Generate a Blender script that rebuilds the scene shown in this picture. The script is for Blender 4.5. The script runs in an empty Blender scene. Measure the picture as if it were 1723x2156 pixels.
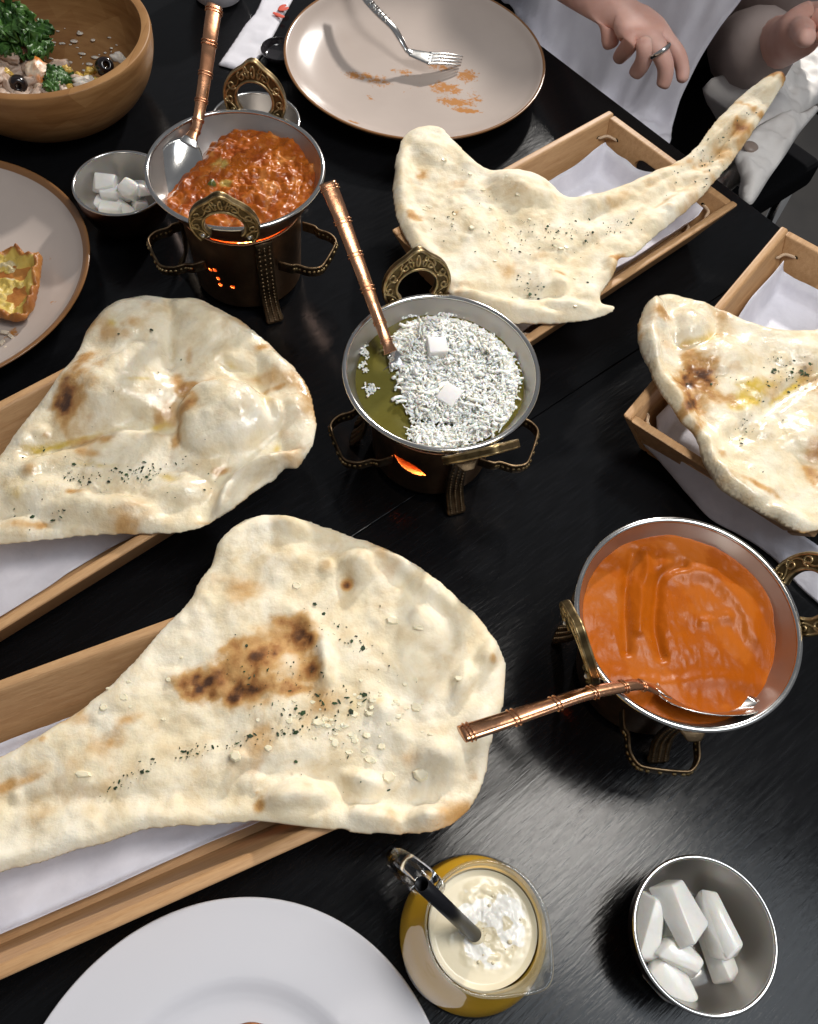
import bpy, bmesh, math, random
import numpy as np
from mathutils import Matrix, Vector
random.seed(7); rng=np.random.default_rng(7)
S=bpy.context.scene; C=S.collection
# ---------------------------------------------------------------- camera
IW,IH=1723.,2156.                      # the photograph's pixel grid used for measuring
CH=0.567; PITCH=math.radians(29.4); ROLL=math.radians(7.5); FPX=1800.
c_,s_=math.cos(PITCH),math.sin(PITCH)
FW=np.array([0,s_,-c_]); U0=np.array([0,c_,s_]); R0=np.array([1.,0,0])
RT=R0*math.cos(ROLL)+U0*math.sin(ROLL); UP=-R0*math.sin(ROLL)+U0*math.cos(ROLL)
CO=np.array([0,0,CH])
cd=bpy.data.cameras.new('camera'); cam=bpy.data.objects.new('camera',cd); C.objects.link(cam)
cam.matrix_world=Matrix([[RT[0],UP[0],-FW[0],0],[RT[1],UP[1],-FW[1],0],[RT[2],UP[2],-FW[2],CH],[0,0,0,1]])
cd.sensor_fit='HORIZONTAL'; cd.sensor_width=36; cd.lens=36*FPX/IW; cd.clip_start=.02; cd.clip_end=50
S.camera=cam
# ---------------------------------------------------------------- light
w=bpy.data.worlds.new('World'); S.world=w; w.use_nodes=True
bg=w.node_tree.nodes['Background']; bg.inputs[0].default_value=(.93,.95,1,1); bg.inputs[1].default_value=.145
def lamp(name,loc,power,size,color,target,spread=math.pi):
    l=bpy.data.lights.new(name,'AREA'); l.shape='DISK'; l.size=size; l.energy=power; l.color=color; l.spread=spread
    o=bpy.data.objects.new(name,l); C.objects.link(o); o.location=loc
    o.rotation_euler=(Vector(target)-Vector(loc)).to_track_quat('-Z','Y').to_euler(); return o
lamp('pendant_lamp',(.385,.35,1.30),2.6,.40,(1,.95,.88),(.10,.18,0),math.radians(108))
lamp('pendant_lamp',(.45,2.60,1.20),46,.12,(1,.95,.89),(.05,.6,0))
lamp('ceiling_lamp',(.80,-.06,1.6),3.1,.95,(.86,.93,1),(.15,.05,0),math.radians(110))
S.view_settings.view_transform='Standard'; S.view_settings.look='None'; S.view_settings.gamma=1; S.view_settings.exposure=0.3
S.view_settings.use_curve_mapping=False
# ---------------------------------------------------------------- measuring helpers
def ray(u,v): return FW+RT*(u-IW/2)/FPX-UP*(v-IH/2)/FPX
def P(u,v,z=0.):
    d=ray(u,v); return CO+d*((z-CH)/d[2])
def PF(u,v,f):
    lo,hi=-.6,.5                       # height z where the line of sight meets the surface z=f(x,y)
    for _ in range(40):
        m=(lo+hi)/2; p=P(u,v,m)
        if m>f(p[0],p[1]): hi=m
        else: lo=m
    return P(u,v,(lo+hi)/2)
def ang(px,z,cen): p=P(*px,z); return math.atan2(p[1]-cen[1],p[0]-cen[0])
TAB=rng.random((256,256))
def vn(x,y,f,seed=0):
    x=np.asarray(x,float)*f+seed*17.37; y=np.asarray(y,float)*f+seed*9.11
    xi=np.floor(x).astype(int); yi=np.floor(y).astype(int); a=x-xi; b=y-yi
    a=a*a*(3-2*a); b=b*b*(3-2*b); g=lambda i,j:TAB[i&255,j&255]
    return (g(xi,yi)*(1-a)*(1-b)+g(xi+1,yi)*a*(1-b)+g(xi,yi+1)*(1-a)*b+g(xi+1,yi+1)*a*b)*2-1
def fbm(x,y,f,o=3,seed=0): return sum(vn(x,y,f*2**k,seed+k)*.5**k for k in range(o))
# ---------------------------------------------------------------- object helpers
def tag(o,label,cat,group=None,kind=None):
    o['label']=label; o['category']=cat
    if group: o['group']=group
    if kind: o['kind']=kind
    return o
def thing(name,loc,label,cat,group=None,rz=0.):
    o=bpy.data.objects.new(name,None); C.objects.link(o); o.location=tuple(loc); o.rotation_euler=(0,0,rz)
    o.empty_display_size=.01
    return tag(o,label,cat,group)
def obj(name,V,F,mat,parent=None,smooth=True,attr=None):
    me=bpy.data.meshes.new(name); V=np.asarray(V,float)
    me.from_pydata(V.tolist(),[],[list(map(int,f)) for f in F] if not isinstance(F,np.ndarray) else F.tolist()); me.update()
    if attr is not None:
        a=me.color_attributes.new('mask','FLOAT_COLOR','POINT'); a.data.foreach_set('color',np.asarray(attr,np.float32).ravel())
    if smooth: me.polygons.foreach_set('use_smooth',np.ones(len(me.polygons),bool))
    me.materials.append(mat); o=bpy.data.objects.new(name,me); C.objects.link(o)
    if parent: o.parent=parent
    return o
def wobj(name,V,F,mat,parent,**k):      # V in world coordinates, parent an unrotated Empty
    p=parent; off=np.zeros(3)
    while p is not None: off=off+np.array(p.location); p=p.parent
    return obj(name,np.asarray(V)-off,F,mat,parent,**k)
def join(parts):
    V=[];F=[];n=0
    for v,f in parts:
        v=np.asarray(v,float); V.append(v); F+=[[int(i)+n for i in q] for q in f]; n+=len(v)
    return np.concatenate(V),F
def lathe(prof,seg=96,closed=False):
    prof=np.asarray(prof,float); n=len(prof); t=np.arange(seg)*2*math.pi/seg
    V=np.stack([np.outer(prof[:,0],np.cos(t)),np.outer(prof[:,0],np.sin(t)),np.repeat(prof[:,1][:,None],seg,1)],-1).reshape(-1,3)
    F=[]
    for i in range(n if closed else n-1):
        k=(i+1)%n
        for j in range(seg):
            l=(j+1)%seg; F.append((i*seg+j,i*seg+l,k*seg+l,k*seg+j))
    return V,F
def smooth(pts,n,closed=True):
    p=np.asarray(pts,float); m=len(p); out=[]
    for i in range(m if closed else m-1):
        if closed: a,b,c,d=p[(i-1)%m],p[i],p[(i+1)%m],p[(i+2)%m]
        else: a,b,c,d=p[max(i-1,0)],p[i],p[i+1],p[min(i+2,m-1)]
        for k in range(n):
            t=k/n; out.append(.5*((2*b)+(c-a)*t+(2*a-5*b+4*c-d)*t*t+(3*b-a-3*c+d)*t**3))
    if not closed: out.append(p[-1])
    return np.array(out)
def sweep(path,rx,ry,up=(0,0,1),seg=12,power=2.,caps=True,closed=False):
    """a bar along path; rx across, ry along the up side; superellipse section"""
    path=np.asarray(path,float); n=len(path)
    rx=np.broadcast_to(rx,n); ry=np.broadcast_to(ry,n); up=np.asarray(up,float)
    if closed: T=np.roll(path,-1,0)-np.roll(path,1,0)
    else: T=np.gradient(path,axis=0)
    T/=np.linalg.norm(T,axis=1)[:,None]+1e-12
    B=np.cross(T,np.broadcast_to(up,T.shape)); B/=np.linalg.norm(B,axis=1)[:,None]+1e-12; N=np.cross(B,T)
    t=np.arange(seg)*2*math.pi/seg
    cx=np.sign(np.cos(t))*np.abs(np.cos(t))**(2/power); sy=np.sign(np.sin(t))*np.abs(np.sin(t))**(2/power)
    V=(path[:,None,:]+B[:,None,:]*(rx[:,None]*cx)[:,:,None]+N[:,None,:]*(ry[:,None]*sy)[:,:,None]).reshape(-1,3)
    F=[]
    for i in range(n if closed else n-1):
        k=(i+1)%n
        for j in range(seg):
            l=(j+1)%seg; F.append((i*seg+j,k*seg+j,k*seg+l,i*seg+l))
    if caps and not closed: F+=[tuple(range(seg)),tuple(range((n-1)*seg,n*seg))[::-1]]
    return V,F
def tube(path,r,seg=8,**k):
    p=np.asarray(path,float); d=p[-1]-p[0]; up=(0,0,1)
    if abs(d[2])>.9*np.linalg.norm(d)+1e-9: up=(0,1,0)
    return sweep(p,r,r,up,seg,**k)
def box(cx,sx,bev=0.):
    x,y,z=np.array(sx)/2
    V=np.array([(a*x,b*y,c*z) for a in(-1,1) for b in(-1,1) for c in(-1,1)])+np.array(cx)
    return V,[(0,1,3,2),(4,6,7,5),(0,4,5,1),(2,3,7,6),(0,2,6,4),(1,5,7,3)]
def bevel(o,wd=.001,seg=2):
    m=o.modifiers.new('bevel','BEVEL'); m.width=wd; m.segments=seg; m.limit_method='ANGLE'; m.angle_limit=.6; return o
def subd(o,l=2):
    m=o.modifiers.new('sub','SUBSURF'); m.levels=l; m.render_levels=l; return o
def solid(o,t,off=-1):
    m=o.modifiers.new('solid','SOLIDIFY'); m.thickness=t; m.offset=off; return o
def sdf(X,Y,poly):
    """signed distance (+ inside) and nearest boundary point"""
    A=poly; Bp=np.roll(poly,-1,0); best=np.full(X.shape,1e9); nx=np.zeros_like(X); ny=np.zeros_like(X); ins=np.zeros(X.shape,bool)
    for (x0,y0),(x1,y1) in zip(A,Bp):
        dx,dy=x1-x0,y1-y0; L=dx*dx+dy*dy+1e-18
        t=np.clip(((X-x0)*dx+(Y-y0)*dy)/L,0,1); px=x0+t*dx; py=y0+t*dy; d=(X-px)**2+(Y-py)**2
        m=d<best; best=np.where(m,d,best); nx=np.where(m,px,nx); ny=np.where(m,py,ny)
        cr=((y0>Y)!=(y1>Y)); 
        with np.errstate(divide='ignore',invalid='ignore'): ins^=cr&(X<(x1-x0)*(Y-y0)/(y1-y0+1e-18)+x0)
    return np.sqrt(best)*np.where(ins,1,-1),nx,ny
def slab(poly,step):
    """grid mesh filling an outline: returns x,y,d (distance to the edge), quads, boundary flag"""
    lo=poly.min(0)-2*step; hi=poly.max(0)+2*step
    gx=np.arange(lo[0],hi[0],step); gy=np.arange(lo[1],hi[1],step); X,Y=np.meshgrid(gx,gy,indexing='ij')
    D,NX,NY=sdf(X,Y,poly); ok=D>-.4*step
    cell=ok[:-1,:-1]&ok[1:,:-1]&ok[1:,1:]&ok[:-1,1:]
    idx=np.arange(X.size).reshape(X.shape)
    Q=np.stack([idx[:-1,:-1],idx[1:,:-1],idx[1:,1:],idx[:-1,1:]],-1)[cell]
    cnt=np.zeros(X.size,int); np.add.at(cnt,Q.ravel(),1)
    used=cnt>0; bd=used&(cnt<4)
    x=np.where(bd,NX.ravel(),X.ravel()); y=np.where(bd,NY.ravel(),Y.ravel()); d=np.where(bd,0,np.maximum(D.ravel(),0))
    rm=np.cumsum(used)-1
    return x[used],y[used],d[used],rm[Q],bd[used]
def two_sided(x,y,zt,zb,Q,bd,edge=None,relax=.0055):
    n=len(x); lower=np.where(bd,np.arange(n),0); k=np.cumsum(~bd)-1; lower=np.where(bd,np.arange(n),n+k)
    V=np.concatenate([np.stack([x,y,np.where(bd,(zt+zb)/2,zt)],-1),np.stack([x,y,zb],-1)[~bd]])
    F=np.concatenate([Q,lower[Q][:,::-1]])
    if edge is not None:                       # relax the rounded edge
        act=np.concatenate([edge<relax,(edge<relax)[~bd]]); E_=np.concatenate([F[:,[0,1]],F[:,[1,2]],F[:,[2,3]],F[:,[3,0]]]); E_=np.concatenate([E_,E_[:,::-1]]); cn=np.bincount(E_[:,0],minlength=len(V))[:,None]
        for _ in range(10):
            A=np.zeros_like(V)
            for k in range(3): A[:,k]=np.bincount(E_[:,0],weights=V[E_[:,1],k],minlength=len(V))
            A/=np.maximum(cn,1); V=np.where(act[:,None],V*.45+A*.55,V)
    return V,F
# ---------------------------------------------------------------- materials
def M(name,base,rough=.5,metal=0.,spec=.5,var=None,bump=None,rvar=None,sss=0.,trans=0.,ior=1.45,emit=None,coat=0.,stretch=None,alpha=1.):
    m=bpy.data.materials.new(name); m.use_nodes=True; nt=m.node_tree; N=nt.nodes; L=nt.links; b=N['Principled BSDF']
    I=b.inputs; I['Base Color'].default_value=(*base,1); I['Roughness'].default_value=rough; I['Metallic'].default_value=metal
    I['Specular IOR Level'].default_value=spec; I['IOR'].default_value=ior; I['Transmission Weight'].default_value=trans; I['Coat Weight'].default_value=coat
    I['Coat Roughness'].default_value=.15; I['Alpha'].default_value=alpha
    if sss: I['Subsurface Weight'].default_value=sss; I['Subsurface Radius'].default_value=(.6,.4,.25); I['Subsurface Scale'].default_value=.003
    if emit: I['Emission Color'].default_value=(*emit[0],1); I['Emission Strength'].default_value=emit[1]
    tc=N.new('ShaderNodeTexCoord'); mp=N.new('ShaderNodeMapping'); L.new(tc.outputs['Object'],mp.inputs[0])
    if stretch: mp.inputs['Scale'].default_value=stretch
    def noise(scale,det=4,rough_=.55):
        n=N.new('ShaderNodeTexNoise'); n.inputs['Scale'].default_value=scale; n.inputs['Detail'].default_value=det; n.inputs['Roughness'].default_value=rough_
        L.new(mp.outputs[0],n.inputs['Vector']); return n
    if var:
        sc,col2,lo,hi=var; n=noise(sc); r=N.new('ShaderNodeMapRange'); r.inputs[1].default_value=lo; r.inputs[2].default_value=hi
        L.new(n.outputs[0],r.inputs[0]); x=N.new('ShaderNodeMix'); x.data_type='RGBA'; x.inputs[6].default_value=(*base,1); x.inputs[7].default_value=(*col2,1)
        L.new(r.outputs[0],x.inputs[0]); L.new(x.outputs[2],b.inputs['Base Color']); m['mix']=x.name
    if rvar:
        sc,lo,hi=rvar; n=noise(sc); r=N.new('ShaderNodeMapRange'); r.inputs[1].default_value=.3; r.inputs[2].default_value=.7; r.inputs[3].default_value=lo; r.inputs[4].default_value=hi
        L.new(n.outputs[0],r.inputs[0]); L.new(r.outputs[0],b.inputs['Roughness'])
    if bump:
        prev=None
        for sc,st,dist in (bump if isinstance(bump,list) else [bump]):
            n=noise(sc,5); k=N.new('ShaderNodeBump'); k.inputs['Strength'].default_value=st; k.inputs['Distance'].default_value=dist
            L.new(n.outputs[0],k.inputs['Height'])
            if prev: L.new(prev.outputs[0],k.inputs['Normal'])
            prev=k
        L.new(prev.outputs[0],b.inputs['Normal'])
    return m
def add_mask(m,layers,rough=None):
    """layers: list of (channel 0..2, colour, sharpness(lo,hi), noise scale, noise amount); rough: (channel, value)"""
    nt=m.node_tree; N=nt.nodes; L=nt.links; b=N['Principled BSDF']
    at=N.new('ShaderNodeAttribute'); at.attribute_name='mask'; sp=N.new('ShaderNodeSeparateColor'); L.new(at.outputs['Color'],sp.inputs[0])
    tc=N.new('ShaderNodeTexCoord')
    src=b.inputs['Base Color'].links[0].from_socket if b.inputs['Base Color'].links else None
    for ch,col,(lo,hi),nsc,na in layers:
        n=N.new('ShaderNodeTexNoise'); n.inputs['Scale'].default_value=nsc; n.inputs['Detail'].default_value=6; n.inputs['Roughness'].default_value=.65; L.new(tc.outputs['Object'],n.inputs['Vector'])
        a=N.new('ShaderNodeMath'); a.operation='MULTIPLY_ADD'; L.new(n.outputs[0],a.inputs[0]); a.inputs[1].default_value=na; a.inputs[2].default_value=-na*.5
        s2=N.new('ShaderNodeMath'); s2.operation='ADD'; L.new(sp.outputs[ch],s2.inputs[0]); L.new(a.outputs[0],s2.inputs[1])
        r=N.new('ShaderNodeMapRange'); r.interpolation_type='SMOOTHSTEP'; r.inputs[1].default_value=lo; r.inputs[2].default_value=hi; L.new(s2.outputs[0],r.inputs[0])
        x=N.new('ShaderNodeMix'); x.data_type='RGBA'; x.inputs[7].default_value=(*col,1); L.new(r.outputs[0],x.inputs[0])
        if src: L.new(src,x.inputs[6])
        else: x.inputs[6].default_value=b.inputs['Base Color'].default_value
        src=x.outputs[2]
    L.new(src,b.inputs['Base Color'])
    if rough:
        ch,lo,hi,nsc=rough
        n=N.new('ShaderNodeTexNoise'); n.inputs['Scale'].default_value=nsc; n.inputs['Detail'].default_value=5; L.new(tc.outputs['Object'],n.inputs['Vector'])
        mm=N.new('ShaderNodeMath'); mm.operation='MULTIPLY'; L.new(sp.outputs[ch],mm.inputs[0])
        q=N.new('ShaderNodeMapRange'); q.inputs[1].default_value=.3; q.inputs[2].default_value=.6; L.new(n.outputs[0],q.inputs[0]); L.new(q.outputs[0],mm.inputs[1])
        r=N.new('ShaderNodeMapRange'); r.inputs[3].default_value=lo; r.inputs[4].default_value=hi; L.new(mm.outputs[0],r.inputs[0]); L.new(r.outputs[0],b.inputs['Roughness'])
        if lo<.52:
            cw=N.new('ShaderNodeMath'); cw.operation='MULTIPLY'; cw.inputs[1].default_value=.85; L.new(mm.outputs[0],cw.inputs[0]); L.new(cw.outputs[0],b.inputs['Coat Weight']); b.inputs['Coat Roughness'].default_value=.16
            cb=N.new('ShaderNodeTexNoise'); cb.inputs['Scale'].default_value=210; cb.inputs['Detail'].default_value=3; L.new(tc.outputs['Object'],cb.inputs['Vector']); ck=N.new('ShaderNodeBump'); ck.inputs['Strength'].default_value=.35; ck.inputs['Distance'].default_value=.0012; L.new(cb.outputs[0],ck.inputs['Height']); L.new(ck.outputs[0],b.inputs['Coat Normal'])
    return m
def wood(name,light,dark,along=(1,1,1),scale=1.,rough=.45):
    m=bpy.data.materials.new(name); m.use_nodes=True; nt=m.node_tree; N=nt.nodes; L=nt.links; b=N['Principled BSDF']
    tc=N.new('ShaderNodeTexCoord'); mp=N.new('ShaderNodeMapping'); mp.inputs['Scale'].default_value=along; L.new(tc.outputs['Object'],mp.inputs[0])
    n=N.new('ShaderNodeTexNoise'); n.inputs['Scale'].default_value=90*scale; n.inputs['Detail'].default_value=6; n.inputs['Distortion'].default_value=.6; L.new(mp.outputs[0],n.inputs['Vector'])
    n2=N.new('ShaderNodeTexNoise'); n2.inputs['Scale'].default_value=22*scale; n2.inputs['Detail'].default_value=2; L.new(mp.outputs[0],n2.inputs['Vector'])
    a=N.new('ShaderNodeMath'); a.operation='ADD'; L.new(n.outputs[0],a.inputs[0]); L.new(n2.outputs[0],a.inputs[1])
    r=N.new('ShaderNodeMapRange'); r.inputs[1].default_value=.7; r.inputs[2].default_value=1.3; L.new(a.outputs[0],r.inputs[0])
    x=N.new('ShaderNodeMix'); x.data_type='RGBA'; x.inputs[6].default_value=(*light,1); x.inputs[7].default_value=(*dark,1); L.new(r.outputs[0],x.inputs[0]); L.new(x.outputs[2],b.inputs['Base Color'])
    b.inputs['Roughness'].default_value=rough; b.inputs['Specular IOR Level'].default_value=.35
    k=N.new('ShaderNodeBump'); k.inputs['Strength'].default_value=.25; k.inputs['Distance'].default_value=.0006; L.new(a.outputs[0],k.inputs['Height']); L.new(k.outputs[0],b.inputs['Normal'])
    return m
BLACK=M('black_painted_wood',(.0045,.0047,.0053),.4,spec=.26,stretch=(12,1,12),var=(40,(.0065,.0068,.008),.4,.7),bump=[(34,.20,.0008),(120,.2,.0004)],rvar=(30,.10,.19))
FLOORM=M('dark_floor',(.012,.011,.011),.6,var=(6,(.02,.018,.017),.4,.6))
STEEL=M('brushed_steel',(.58,.56,.53),.27,1.,var=(60,(.5,.48,.46),.4,.6),rvar=(25,.2,.36))
STEEL_IN=M('worn_steel_inside',(.50,.475,.45),.36,1.,rvar=(30,.3,.44),bump=(120,.08,.0003))
CHROME=M('polished_steel',(.66,.65,.63),.14,1.,rvar=(40,.1,.22))
COPPER=M('hammered_copper',(.42,.20,.115),.34,1.,var=(45,(.24,.11,.06),.35,.65),bump=[(95,.35,.0012)],rvar=(40,.25,.5))
COPPERS=M('spoon_copper',(.70,.37,.21),.24,1.,var=(60,(.50,.24,.13),.35,.65),bump=(70,.25,.001),rvar=(60,.14,.34))
DRUM=M('aged_copper_drum',(.44,.27,.155),.42,1.,var=(35,(.27,.155,.085),.35,.65),bump=(60,.1,.0008),rvar=(30,.28,.5))
BRASS=M('aged_brass',(.62,.47,.25),.36,1.,var=(160,(.26,.18,.08),.35,.65),bump=(300,.2,.0004))
BRASSD=M('brass_recess',(.16,.115,.055),.5,1.,var=(160,(.08,.055,.026),.35,.65))
LEGM=M('dark_embossed_brass',(.25,.175,.10),.42,1.,var=(170,(.12,.08,.045),.35,.65),bump=(260,.5,.0008))
BEECH=wood('beech_wood',(.54,.325,.16),(.41,.225,.10),(1.2,12,12),1.,.5)
PAPER=M('parchment_paper',(.78,.765,.83),.6,spec=.25,var=(45,(.66,.65,.715),.4,.75),bump=[(26,.5,.005),(90,.3,.0015),(300,.15,.0005)])
NAPKIN=M('paper_sleeve',(.74,.73,.78),.7,spec=.2,bump=(60,.15,.001))
REDINK=M('red_print',(.65,.09,.05),.6)
BEIGE=add_mask(M('beige_glaze',(.52,.44,.39),.2,var=(9,(.46,.385,.34),.35,.7),coat=.3),[(1,(.22,.10,.035),(.35,.65),300,.15),(0,(.46,.20,.055),(.40,.58),240,.95)])
WHITEG=M('white_glaze',(.83,.815,.85),.13,spec=.5,coat=.3,bump=(14,.03,.002))
GLASS=M('clear_glass',(1,1,1),.02,trans=1.,ior=1.46)
def thin_glass(name):
    m=bpy.data.materials.new(name); m.use_nodes=True; nt=m.node_tree; N=nt.nodes; L=nt.links; N.remove(N['Principled BSDF'])
    t=N.new('ShaderNodeBsdfTransparent'); t.inputs[0].default_value=(.95,.96,.96,1); g=N.new('ShaderNodeBsdfGlossy'); g.inputs['Roughness'].default_value=.03
    lw=N.new('ShaderNodeLayerWeight'); pw=N.new('ShaderNodeMath'); pw.operation='POWER'; L.new(lw.outputs['Facing'],pw.inputs[0]); pw.inputs[1].default_value=2.6; ml=N.new('ShaderNodeMath'); ml.operation='MULTIPLY_ADD'; L.new(pw.outputs[0],ml.inputs[0]); ml.inputs[1].default_value=.75; ml.inputs[2].default_value=.05; mx=N.new('ShaderNodeMixShader'); L.new(ml.outputs[0],mx.inputs[0]); L.new(t.outputs[0],mx.inputs[1]); L.new(g.outputs[0],mx.inputs[2]); L.new(mx.outputs[0],N['Material Output'].inputs[0]); return m
THIN=thin_glass('thin_clear_glass')
LASSI=M('mango_lassi',(1.,.56,.04),.35,sss=.2,var=(17,(.95,.78,.46),.56,.70))
FOAM=add_mask(M('lassi_foam',(.72,.63,.44),.25,sss=.1),[(0,(.88,.85,.78),(.3,.55),260,.35)])
STRAWM=M('black_straw',(.008,.008,.010),.32,spec=.22)
HOLE=M('hole_shade',(.002,.002,.002),.9,spec=.05)  # near-black colour standing for the shade inside the lace holes
RADISH=M('pickled_radish',(.88,.87,.83),.25,sss=.7,var=(70,(.78,.77,.72),.4,.75),bump=[(90,.2,.0012),(400,.25,.0004)],coat=.25)
HERB=M('dried_parsley',(.030,.070,.020),.7,var=(300,(.012,.02,.008),.4,.6))
GARLIC=M('garlic_bit',(.80,.72,.52),.35,sss=.3)
CHEESE=M('grated_paneer',(.93,.915,.86),.6,sss=.5,var=(200,(.80,.76,.64),.45,.75))
PANEER=M('paneer_cube',(.85,.82,.80),.55,sss=.3,bump=(220,.2,.0005))
SKIN=M('skin',(.80,.49,.41),.5,sss=.35,var=(30,(.70,.37,.29),.4,.7),bump=(300,.12,.0004))
NAIL=M('nail',(.66,.35,.30),.25)
APRON=M('white_apron_cloth',(.80,.785,.85),.9,spec=.1,var=(20,(.72,.70,.77),.4,.7),bump=[(9,.3,.01),(400,.15,.0004)])
SLEEVE=M('taupe_knit',(.42,.345,.32),.95,spec=.05,bump=[(14,.35,.008),(500,.2,.0004)])
TROUSER=M('black_cloth',(.008,.008,.009),.95,spec=.05,bump=(14,.4,.008))
BAGM=M('off_white_canvas',(.82,.79,.76),.9,spec=.1,bump=[(14,.4,.008),(500,.2,.0004)],var=(20,(.72,.69,.66),.4,.7))
# ---------------------------------------------------------------- floor and table
o=obj('floor',[(-4,-4,-.75),(4,-4,-.75),(4,4,-.75),(-4,4,-.75)],[(0,1,2,3)],FLOORM); o['kind']='structure'
TE=math.radians(45.0)                              # the boards run along this direction
et=np.array([math.cos(TE),math.sin(TE)]); en=np.array([-et[1],et[0]])
q=P(750,1125)[:2]; seam=q@en                        # the joint between the two boards
qe=(P(1125,84)[:2]@et+P(1576,428)[:2]@et)/2         # the far edge of the table
tb=thing('dining_table',(0,0,0),'black painted wooden dining table top under the dishes','table',rz=TE-math.pi/2)
# local frame: y along the boards, x to the right of them
def tloc(t,n): return (-n,t)
B_w=1.05
def board(x0,x1):
    y0,y1=-.75,qe
    V,F=box(((x0+x1)/2,(y0+y1)/2,-.0155),(x1-x0,y1-y0,.031)); o=bevel(obj('board',V,F,BLACK,tb,smooth=False),.0004,2); return o
xs=-seam; board(xs+.0004,xs+B_w); board(xs-B_w,xs-.0004)
for x in (xs-B_w+.06,xs+B_w-.06):
    for y in (-.69,qe-.06):
        V,F=box((x,y,-.39),(.06,.06,.72)); bevel(obj('leg',V,F,BLACK,tb,smooth=False),.003)
V,F=box((xs,(qe-.75)/2,-.07),(2*B_w-.2,qe+.75-.2,.07)); bevel(obj('apron_rail',V,F,BLACK,tb,smooth=False),.003)
# ---------------------------------------------------------------- wooden trays and their paper
TL,TW,TH,FL,TT=.275,.162,.05,.020,.0075
def tray(cen,deg,label,paper_label,paper,seed):
    rz=math.radians(deg); t=thing('wooden_tray',(cen[0],cen[1],0),label,'tray','wooden bread trays on the table',rz)
    a,b=TL/2,TW/2
    # base
    V,F=box((0,0,.0055),(2*(a-FL)-.001,2*(b-FL)-.001,.007)); bevel(obj('base',V,F,BEECH,t,smooth=False),.001)
    def prism(o0,o1,i0,i1,name):   # outer bottom edge, outer top edge, inner bottom, inner top: each (p,q)
        V=[*o0,*o1,*i0,*i1]; F=[(0,1,3,2),(4,6,7,5),(2,3,7,6),(0,4,5,1),(0,2,6,4),(1,5,7,3)]
        o=obj(name,V,F,BEECH,t,smooth=False); bevel(o,.0022,3); return o
    for s in (1,-1):
        yo,yi=s*(b-FL),s*(b-FL-TT); y1,y1i=s*b,s*(b-TT)
        x0,x1=a-FL-.0002,a-.0002
        prism([(-x0,yo,.0015),(x0,yo,.0015)],[(-x1,y1,TH),(x1,y1,TH)],[(-x0,yi,.0015),(x0,yi,.0015)],[(-x1,y1i,TH),(x1,y1i,TH)],'side_wall')
    for s in (1,-1):
        # end wall with a hand slot: outline and slot sampled by angle and bridged
        n=72; th=np.arange(n)*2*math.pi/n
        wb,wt=b-FL-TT-.0002,b-TT-.0002; hh=math.hypot(TH,FL); zc=hh*.56
        quad=np.array([(-wb,0.),(wb,0.),(wt,hh-.0015),(-wt,hh-.0015)])
        def hit(d):
            best=9
            for i in range(4):
                p=quad[i]-np.array([0,zc]); q_=quad[(i+1)%4]-np.array([0,zc]); e=q_-p; D=d[0]*e[1]-d[1]*e[0]
                if abs(D)<1e-12: continue
                k=(p[0]*e[1]-p[1]*e[0])/D; l=(p[0]*d[1]-p[1]*d[0])/D
                if k>0 and -1e-9<=l<=1+1e-9: best=min(best,k)
            return d*best+np.array([0,zc])
        out=np.array([hit(np.array([math.cos(x),math.sin(x)])) for x in th])
        for cor in quad:
            i=np.argmin(np.linalg.norm(out-cor,axis=1)); out[i]=cor
        sl=np.array([(math.copysign(min(abs(math.cos(x)*9),1)*.018,math.cos(x))+.0085*math.cos(x),zc+.0085*math.sin(x)) for x in th])
        def place(q2,dep):
            k=q2[:,1]/hh; x=s*(a-FL+FL*k-dep); return np.stack([x,q2[:,0],.0015+(TH-.0015)*k],-1)
        V=np.concatenate([place(out,0),place(sl,0),place(out,TT),place(sl,TT)]); F=[]
        for i in range(n):
            j=(i+1)%n
            F+=[(i,j,n+j,n+i),(2*n+i,3*n+i,3*n+j,2*n+j),(i,2*n+i,2*n+j,j),(n+i,n+j,3*n+j,3*n+i)]
        e=obj('end_wall',V,F,BEECH,t,smooth=False); bevel(e,.0012,2)
        for sy in (1,-1):
            for zz in (.037,.017):
                k=zz/TH; x=s*(a-FL+FL*k-TT); y=sy*(b-FL+FL*k-TT)
                p=[(x-s*.012,y+sy*.001,zz),(x-s*.0105,y-sy*.0015,zz),(x-s*.004,y-sy*.0045,zz+.001),(x+s*.001-s*.001,y-sy*.0125,zz),(x+s*.0015,y-sy*.014,zz)]
                V,F=tube(smooth(p,5,False),.0014,8); obj('lace',V,F,LACE,t)
                for hx,hy,nx,ny in ((x-s*.0122,y,0,1),(x,y-sy*.0136,1,0)):
                    V,F=lathe([(0,0),(.0023,0)],12); V=V[:, [2,0,1]] if nx else V[:, [0,2,1]]
                    obj('lace_hole_shade',V+np.array([hx-(s*.0004 if nx else 0),hy-(sy*.0004 if ny else 0),zz]),F,HOLE,t)  # flat black disc on the wall, the dark of an uncut hole painted
    # paper lining
    x0,x1,y0,y1=paper; nx,ny=70,56
    gx=np.linspace(x0,x1,nx); gy=np.linspace(y0,y1,ny); X,Y=np.meshgrid(gx,gy,indexing='ij')
    X=X+.003*vn(Y,X*0+seed,30,seed); Y=Y+.002*vn(X,Y*0+seed,22,seed+3)
    ex=np.maximum(0,np.abs(X)-(a-FL-TT-.004)); ey=np.maximum(0,np.abs(Y)-(b-FL-TT-.003))
    Z=.0105+np.minimum(TH*1.1,np.maximum(ex,ey)*TH/FL*.98)+.0014*np.abs(fbm(X,Y,30,2,seed))+.0008*vn(X,Y,90,seed)
    idx=np.arange(nx*ny).reshape(nx,ny); Q=np.stack([idx[:-1,:-1],idx[1:,:-1],idx[1:,1:],idx[:-1,1:]],-1).reshape(-1,4)
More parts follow.
